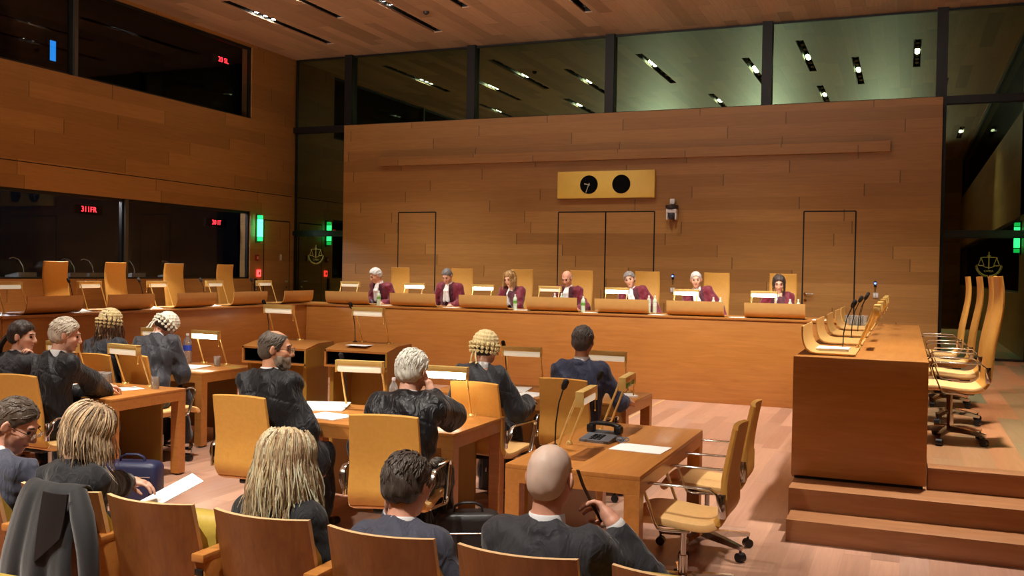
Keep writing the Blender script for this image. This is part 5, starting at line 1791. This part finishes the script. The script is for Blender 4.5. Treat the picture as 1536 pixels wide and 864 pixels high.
        for i in range(nl):
            if hair == 'ponytail':
                a0 = q(rs.uniform(-0.02, 0.02), -0.105, rs.uniform(-0.02, 0.02))
                d0 = HR @ np.array([rs.uniform(-0.25, 0.25), -0.7, -0.3])
                pts = [a0]
                for j in range(6):
                    d0 = unit(d0) + np.array([0, -0.02, -0.55])
                    pts.append(pts[-1] + unit(d0) * length / 6)
            else:
                th = rs.uniform(-2.55, 2.55)
                wv = (rs.uniform(0.6, 1.2), rs.uniform(0, 6.3), rs.uniform(0.4, 1.0))
                el = rs.uniform(0.0, 1.25) if hair != 'underwig' else rs.uniform(-0.15, 0.1)
                vol_ = rs.uniform(0.0, {'long': 0.022, 'bob': 0.016}.get(hair, 0.0))
                rx, ry, rz_ = 0.091 + vol_, 0.111 + vol_, 0.103 + vol_ * 0.7
                c0 = q(0, -0.016, 0.034)
                pts = []
                Lr = length * rs.uniform(0.75, 1.05)
                st = Lr / 9
                pv = np.array([rx * math.sin(th) * math.cos(el), -ry * math.cos(th) * math.cos(el), rz_ * math.sin(el)])
                hang = False
                for j in range(10):
                    if not hang and pv[2] > -0.01:
                        rad = math.hypot(pv[0] / rx, pv[1] / ry)
                        tang = np.array([pv[0] * 0.9, pv[1] * 0.9, -0.05 - rad * 0.06])
                        pv = pv + unit(tang) * st
                        k0 = math.sqrt((pv[0] / rx) ** 2 + (pv[1] / ry) ** 2 + (max(pv[2], 0) / rz_) ** 2)
                        pv = pv / k0 * (1 + 0.012 * rs.rand())
                        pts.append(c0 + HR @ pv)
                    else:
                        hang = True
                        dirv = unit(np.array([0, 0, -1.0]) + (HR @ np.array([pv[0], pv[1], 0])) * ({'straight': 0.2, 'long': 1.5, 'bob': 1.2}.get(hair, 1.2)) + wav * 18 * wv[2] * np.array([math.sin(j * wv[0] + wv[1]), math.cos(j * wv[0] + wv[1] * 1.7), 0]))
                        nxt = (pts[-1] if pts else c0 + HR @ pv) + dirv * st
                        # rest on the shoulders and back
                        dn_ = nxt - N
                        if (dn_ @ t) < -0.01:
                            out = -fw if dn_ @ fw < 0.03 else rt * np.sign(dn_ @ rt)
                            nxt = nxt + out * max(0, 0.115 - abs(dn_ @ fw)) * 0.35
                        pts.append(nxt)
            n_ = len(pts)
            r0 = rs.uniform(0.0022, 0.0046) if hair in ('bob', 'long') else rs.uniform(0.0034, 0.0072)
            m.mi = int(rs.randint(3))
            m.tube([tuple(p) for p in pts], [r0 * (1 - 0.85 * (j / (n_ - 1)) ** 2) for j in range(n_)], 4)
        m.build('hair_locks', [hm, hairmat('hair light %d' % sum(haircol), tuple(min(255, int(c * 1.22)) for c in haircol)), hairmat('hair dark %d' % sum(haircol), tuple(int(c * 0.78) for c in haircol))], body, 80)
    if hair in ('wig', 'underwig'):
        wm = M_wigw if haze == 'white' else M_wig
        T = Field(min(h, 0.0055))
        T.ell(q(0, -0.014, 0.036), (0.093, 0.113, 0.103), HR, 0.01)
        lo_, hi_ = HC - 0.22, HC + 0.22
        T.half(q(0, 0.088, 0.062), HR @ np.array([0, 0.80, -0.60]), lo_, hi_)
        T.half(q(0, 0, -0.005), HR @ np.array([0, 0.0, -1]), lo_, hi_)
        def wd(x, y, z):
            return 0.0016 * (np.sin(260 * x + 60 * y) + np.sin(240 * z + 30 * x) + np.sin(230 * y))
        wg = part('wig', T, wm, wd, 0)
        m = MB()
        for row, (zz, rad) in enumerate(((0.018, 1.0), (-0.012, 0.98), (-0.042, 0.92))):
            nn = 13
            for i in range(nn):
                th = R(-118 + 236 * i / (nn - 1))
                if row == 2 and abs(th) > 1.5 and hair != 'wig':
                    continue
                x_, y_ = 0.098 * rad * math.sin(th), -0.016 - 0.118 * rad * math.cos(th)
                dirx = np.array([math.sin(th), -math.cos(th), 0])
                tg = np.array([math.cos(th), math.sin(th), 0])
                c0 = np.array([x_, y_, zz])
                pts = []
                for j in range(11):
                    a_ = 2 * PI * j / 8
                    rr = 0.0125 - 0.0007 * j
                    pts.append(tuple(HC + HR @ (c0 + tg * rr * math.cos(a_) + np.array([0, 0, rr * math.sin(a_)]) + dirx * (0.004 + 0.0012 * j))))
                m.tube(pts, 0.0062, 6)
        for s_ in (-0.012, 0.014):
            m.tube([tuple(HC + HR @ np.array(p)) for p in ((s_, -0.125, -0.05), (s_ * 1.6, -0.128, -0.09), (s_ * 2.2, -0.12, -0.13))], [0.008, 0.009, 0.006], 6)
            m.tube([tuple(HC + HR @ np.array(p)) for p in ((s_ * 2.2 - 0.008, -0.12, -0.132), (s_ * 2.2, -0.128, -0.14), (s_ * 2.2 + 0.008, -0.12, -0.132), (s_ * 2.2, -0.115, -0.128))], 0.005, 6)
        m.build('wig_curls', wm, wg, 80)
        if hair == 'wig':
            T = Field(min(h, 0.006))
            T.ell(q(0, -0.03, -0.015), (0.080, 0.092, 0.07), HR, 0.02)
            T.half(q(0, 0.03, 0.0), HR @ np.array([0, 1, -0.3]), lo_, hi_)
            T.half(q(0, 0, -0.085), HR @ np.array([0, 0.15, -1]), lo_, hi_)
            for s_ in (-1, 1):
                T.ell(q(s_ * 0.084, 0.0, -0.012), (0.018, 0.024, 0.034), HR, 0.006, 'sub')
            part('hair', T, hm, None, 0)
    if beard:
        T = Field(min(h, 0.006))
        T.ell(q(0, 0.035, -0.055), (0.066, 0.068, 0.070), HR, 0.02)
        T.ell(q(0, 0.072, -0.105), (0.035, 0.032, 0.030), HR, 0.03)
        T.half(q(0, 0.05, -0.03), HR @ np.array([0, 0.25, 1]), HC - 0.2, HC + 0.2)
        T.half(q(0, -0.01, -0.03), HR @ np.array([0, -1, 0.2]), HC - 0.2, HC + 0.2)
        T.ell(q(0, 0.11, -0.06), (0.024, 0.03, 0.010), HR, 0.006, 'sub')
        part('beard', T, hairmat('beard %d' % beard[0], beard), lambda x, y, z: 0.002 * np.sin(200 * x + 90 * z) + 0.002 * np.sin(190 * y), 0)
    if glasses:
        m = MB()
        for s_ in (-1, 1):
            m.tube([tuple(q(s_ * 0.033 + 0.023 * math.cos(a), 0.112, 0.004 + 0.017 * math.sin(a))) for a in [2 * PI * i / 18 for i in range(18)]], 0.0016, 6, True)
            m.tube([tuple(q(s_ * 0.056, 0.11, 0.008)), tuple(q(s_ * 0.078, 0.07, 0.010)), tuple(q(s_ * 0.084, 0.0, 0.008))], 0.0018, 6)
        m.tube([tuple(q(-0.011, 0.112, 0.008)), tuple(q(0, 0.116, 0.011)), tuple(q(0.011, 0.112, 0.008))], 0.0018, 6)
        gl_ = m.build('glasses', M_chrome, body)
        m = MB()
        for s_ in (-1, 1):
            m.cyl(tuple(q(s_ * 0.033, 0.1115, 0.004)), tuple(q(s_ * 0.033, 0.1125, 0.004)), 0.017, n=16)
        m.build('lenses', M_clear, gl_)
    PEOPLE.append(body)
    return body
# ------------------------------------------------------------------ the people in the room
M_suit_blue = cloth('dark blue suit', (44, 48, 72), 0.7)
M_suit_grey = cloth('charcoal suit', (50, 50, 56), 0.7)
M_suit_black = cloth('black jacket cloth', (28, 28, 32), 0.75)
M_suit_slate = cloth('slate blue suit', (66, 68, 84), 0.7)
hj = 0.0085
JW = dict(outfit='judge', h=hj, jabot=True)
dn = lambda x, y=0.36: dict(p=(x, y, 0.765), f=(0, 1, -0.15))
person('white-haired person in a burgundy robe at the left end of the long bench, writing', (-8.46, 14.86, 0.45), 172, lean=20, sit=0.09, head=(30, -28, 0), hair='full', haircol=(214, 210, 208), seed=11, hl=dn(-0.2), hr=dn(0.12), **JW)
person('grey-haired man in a burgundy robe second from the left, reading downwards', (-7.17, 14.86, 0.45), 180, lean=14, sit=0.09, head=(34, 0, 0), hair='short', haircol=(110, 106, 108), seed=12, hl=dn(-0.15), hr=dn(0.3, 0.3), **JW)
person('fair-haired woman in a burgundy robe resting her chin on her hand', (-6.02, 14.86, 0.45), 180, lean=14, sit=0.05, head=(22, -8, 6), hair='bob', haircol=(168, 128, 76), woman=True, seed=13, hl=dict(chin=(-0.035, 0.105, -0.20), f=(0.1, -0.1, 1), n=(0, -1, 0.1), curl=0.9, hint=(-0.5, 0.3, -1)), hr=dn(0.22), **JW)
person('bald person in a burgundy robe in the middle of the long bench', (-5.06, 14.9, 0.45), 178, lean=10, sit=0.07, head=(26, -4, 0), hair='fringe', haircol=(150, 128, 110), skin='pink', seed=14, hl=dn(-0.26), hr=dn(0.2), **JW)
person('grey-haired person in a burgundy robe leaning to the side, fifth from the left', (-3.86, 14.86, 0.45), 178, lean=6, side=15, sit=0.07, head=(8, 8, 14), hair='full', haircol=(132, 128, 126), seed=15, hl=dict(p=(-0.36, 0.15, 0.66)), hr=dn(0.2), **JW)
person('white-haired person in a burgundy robe sixth from the left, head turned aside', (-2.82, 14.86, 0.45), 176, lean=5, side=16, sit=0.09, head=(10, 14, 4), hair='short', haircol=(205, 200, 198), seed=16, hl=dict(p=(-0.32, 0.2, 0.68)), hr=dn(0.2), **JW)
person('dark-haired woman in a burgundy robe at the right end of the long bench', (-1.76, 14.86, 0.45), 183, lean=10, sit=0.05, head=(20, 6, 0), hair='straight', haircol=(62, 46, 40), woman=True, seed=17, skin='fair', hl=dict(chin=(-0.02, 0.11, -0.20), f=(0.05, -0.1, 1), n=(0, -1, 0.1), curl=1.1, hint=(-0.6, 0.3, -1)), hr=dn(0.24), **JW)

hm_ = 0.0062
person('bearded man in a black robe with glasses, balding, seated in profile at the middle table', (-3.84, 5.20, 0), -6, lean=3, sit=0.065, head=(6, -58, 0), hair='receding', haircol=(84, 74, 64), skin='tan', beard=(140, 124, 108), glasses=True, h=hm_, seed=21, wide=1.08, hr=dict(p=(0.33, 0.14, 0.54), f=(0, 0.6, -0.7), n=(-1, 0, 0)), hl=dict(p=(-0.18, 0.34, 0.76)))
person('white-haired person in a glossy black robe with a hand at the right cheek', (-2.72, 4.96, 0), 8, lean=14, sit=0.01, head=(12, -14, 0), hair='full', haircol=(216, 208, 196), h=0.0055, seed=22, wide=1.06, hr=dict(chin=(0.115, 0.055, -0.135), f=(-0.25, 0.25, 1), n=(-1, 0.1, 0.1), curl=0.75, hint=(0.55, 0.35, -1.0)), hl=dict(p=(-0.24, 0.4, 0.77)), robe_mat=cloth('glossy black gown', (18, 18, 22), 0.40, 0.1, 0.8))
person('person in a curled cream wig and black gown at the back right table', (-3.04, 6.74, 0), -4, lean=10, sit=0.015, head=(10, -16, 0), hair='wig', haircol=(40, 30, 26), h=hm_, seed=23, hl=dict(p=(-0.2, 0.42, 0.77)), hr=dict(p=(0.24, 0.4, 0.77)), robe_mat=cloth('gown cloth', (26, 27, 34), 0.6))
person('dark-haired man in a dark blue suit seen from behind at the back right table', (-2.35, 7.18, 0), 0, lean=4, sit=0.055, head=(2, 0, 0), outfit='jacket', robe_mat=M_suit_blue, hair='short', haircol=(74, 66, 62), skin='tan', h=hm_, seed=24, wide=1.05, hl=dict(p=(-0.22, 0.4, 0.77)), hr=dict(p=(0.28, 0.34, 0.77)))
person('white-haired man in a black robe holding a brief at the left table', (-6.02, 5.44, 0), -12, lean=8, sit=0.06, head=(14, -36, 0), hair='full', haircol=(196, 184, 166), h=hm_, seed=25, wide=1.08, hr=dict(w=(-5.98, 6.00, 0.785), f=(0.1, 1, -0.1), curl=0.5), hl=dict(p=(-0.15, 0.4, 0.78)))
person('dark-haired woman with a ponytail at the left edge, hand at her mouth', (-6.78, 5.74, 0), -5, lean=8, sit=0.0, head=(8, -62, 0), outfit='robe', hair='ponytail', haircol=(48, 34, 28), woman=True, h=hm_, seed=26, skin='fair', hr=dict(chin=(0.05, 0.14, -0.18), f=(-0.2, -0.2, 1), n=(-0.3, -1, 0), curl=0.8, hint=(0.6, 0.3, -1)), robe_mat=cloth('dark blazer', (30, 28, 34), 0.7))
person('woman with brown hair under a grey wig at the back left table', (-6.93, 6.84, 0), 0, lean=9, sit=0.06, head=(8, -12, 0), hair='underwig', haircol=(96, 66, 44), woman=True, h=hm_, seed=27, robe_mat=cloth('gown navy', (34, 36, 46), 0.6), hl=dict(p=(-0.2, 0.4, 0.77)), hr=dict(p=(0.18, 0.4, 0.77)))
person('man bowing over his papers in a white wig and grey-black gown', (-6.47, 6.96, 0), 12, side=-5, lean=24, sit=0.12, head=(46, -34, 0), hair='wig', haze='white', haircol=(88, 78, 70), skin='pink', h=hm_, seed=28, wide=1.05, robe_mat=M_robe2, hl=dict(p=(-0.24, 0.44, 0.77)), hr=dict(p=(0.1, 0.46, 0.77)))

ha = 0.0052
AU = dict(outfit='jacket', h=ha, seat=0.40, sc=0.96)
person('man in glasses with brown hair looking down at the left edge', (-3.82, 3.14, 0), -4, lean=5, sit=-0.01, head=(30, -62, 0), robe_mat=M_suit_slate, hair='short', haircol=(76, 62, 50), skin='pink', glasses=True, seed=31, **AU)
person('woman with short ash-blonde hair in black holding a paper', (-3.33, 3.14, 0), -8, side=-3, lean=4, sit=-0.02, head=(24, -46, 0), robe_mat=M_suit_black, hair='bob', haircol=(176, 148, 116), woman=True, seed=32, collar=False, hr=dict(w=(-3.46, 3.60, 0.75), f=(0.75, 0.5, -0.05), n=(0.2, 0.1, -1), curl=0.4, hint=(1, -0.2, -0.5)), hl=dict(p=(-0.1, 0.38, 0.62)), **AU)
person('woman with long blonde hair in a black jacket seen from behind', (-2.255, 3.13, 0), -6, lean=2, sit=-0.055, head=(8, -6, 0), robe_mat=M_suit_black, hair='long', haircol=(232, 192, 150), woman=True, seed=33, hr=dict(p=(0.2, 0.34, 0.6)), hl=dict(p=(-0.14, 0.36, 0.6)), **AU)
person('man with dark tousled hair in a slate suit, head bent', (-1.73, 3.13, 0), -10, lean=11, side=-5, sit=-0.11, head=(16, 4, -4), robe_mat=M_suit_slate, hair='full', haircol=(70, 58, 50), skin='pink', seed=34, hl=dict(chin=(-0.12, 0.085, -0.10), f=(0.2, -0.3, 1), n=(1, 0, 0), curl=0.7, hint=(-0.5, 0.6, -1)), hr=dict(p=(0.22, 0.36, 0.6)), **AU)
person('bald man in a charcoal suit raising his right hand beside his head', (-1.14, 3.12, 0), -4, lean=2, sit=-0.015, head=(4, 0, 0), robe_mat=M_suit_grey, hair='stubble', haircol=(220, 192, 176), skin='pink', seed=35, wide=1.06, hr=dict(chin=(0.22, 0.085, -0.15), f=(-0.75, 0.35, 0.55), n=(-0.3, -0.6, -0.6), curl=0.6, hint=(0.5, 0.15, -1)), hl=dict(p=(-0.2, 0.34, 0.58)), **AU)
hp = MB()
hp.tube([(-1.060, 3.235, 1.100), (-1.045, 3.25, 1.045), (-1.015, 3.26, 0.982), (-0.972, 3.27, 0.905)], 0, flat=(0.012, 0.006))
tag(hp.build('earpiece_strap', plain('dark brown strap', (60, 42, 28), 0.4), None, 60), 'dark curved strap hanging from the bald man\'s right ear', 'earpiece')
paper((-3.33, 3.74, 0.68), -35, 'white paper in the hand of the ash-blonde woman', 0.21, 0.3, 0.003, 0.0)
bpy.data.objects[COL.objects[-1].name].rotation_euler = (R(24), 0, R(-35))
paper((-1.95, 3.62, 0.60), 10, 'white paper at the right elbow of the blonde woman', 0.2, 0.28, 0.004)
paper((-1.40, 3.55, 0.58), 12, 'white paper on the lap between the tousled man and the bald man', 0.2, 0.28, 0.004)

# ------------------------------------------------------------------ light
K = 1.0
WARM = (1.0, 0.94, 0.83)
for i, (x, y0, y1, lit, tilt) in enumerate(SLOTS):
    yc = sum(lit) / len(lit)
    tl = R(tilt)
    z0 = ZC - 0.03
    tgt = (x + (XC - x) * 0.04, yc + 4.0 * math.tan(tl), z0 - 4.0)
    if i < 9:
        # the front rows point down at the bench and the people behind it
        tgt = (x, yc + (0.4 if i == 0 else (1.2 if yc > 14 else 2.0)), 1.6)
        p, sz = {0: 900, 1: 420, 2: 420, 8: 120}.get(i, 330), {0: 44}.get(i, 66)
    elif i < 14:
        p, sz = {9: 3400, 10: 900}.get(i, 1300), {9: 46}.get(i, 80)
        if i == 9:
            tgt = (x + 0.3, yc + 0.3, 1.0)
    elif i < 19:
        p, sz = {14: 20, 15: 2600, 16: 1000, 18: 1000}.get(i, 1700), {15: 52}.get(i, 50)
    else:
        p, sz = (90 if i == 19 else 1550), 68
    spot((x, yc, z0), tgt, p * K, sz, 0.9, WARM)
# unseen fill spots added near the rear wall to brighten the ceiling
for x in (-9.5, -5.3, -1.0):
    up_fill = spot((x, -4.4, 2.6), (x, 3.6, 6.3), (2200 if x > -2 else 4300) * K, 52, 1.0, (1.0, 0.95, 0.88), 0.3)
    up_fill.data.specular_factor = 0.0
# hidden fill lights added inside the booths so the consoles show
for y in (10.6, 12.3, 14.2):
    L = bpy.data.lights.new('booth_fill', 'POINT')
    L.specular_factor = 0.0; L.energy = 95.0; L.color = (0.95, 0.97, 1.0); L.shadow_soft_size = 0.05
    o = bpy.data.objects.new('booth_fill', L)
    COL.objects.link(o)
    o.location = (XL - 0.6, y, 3.05)
W_ = bpy.data.worlds.new('night')
SC.world = W_
W_.use_nodes = True
W_.node_tree.nodes['Background'].inputs[0].default_value = (0.02, 0.022, 0.03, 1)
W_.node_tree.nodes['Background'].inputs[1].default_value = 0.2

# ------------------------------------------------------------------ camera and view
cam = bpy.data.cameras.new('camera')
co = bpy.data.objects.new('camera', cam)
COL.objects.link(co)
cam.sensor_fit = 'HORIZONTAL'; cam.sensor_width = 36.0
cam.lens = 1446.0 / 1536 * 36.0
cam.clip_start = 0.05; cam.clip_end = 100
yaw, pitch, roll = -0.388171, -0.01791797, 0.01689565
f_ = Vector((math.sin(yaw) * math.cos(pitch), math.cos(yaw) * math.cos(pitch), math.sin(pitch)))
r_ = Vector((math.cos(yaw), -math.sin(yaw), 0)); u_ = r_.cross(f_)
r2 = r_ * math.cos(roll) + u_ * math.sin(roll); u2 = -r_ * math.sin(roll) + u_ * math.cos(roll)
mw = Matrix((r2, u2, -f_)).transposed().to_4x4()
mw.translation = (0, 0, 1.8)
co.matrix_world = mw
SC.camera = co
vs = SC.view_settings
vs.view_transform = 'Standard'; vs.look = 'None'; vs.gamma = 1.0; vs.exposure = 0.0; vs.use_curve_mapping = False
SC.cycles.use_denoising = True
SC.cycles.max_bounces = 8
SC.cycles.transparent_max_bounces = 16
SC.cycles.caustics_reflective = False
SC.cycles.caustics_refractive = False
SC.cycles.sample_clamp_indirect = 6.0
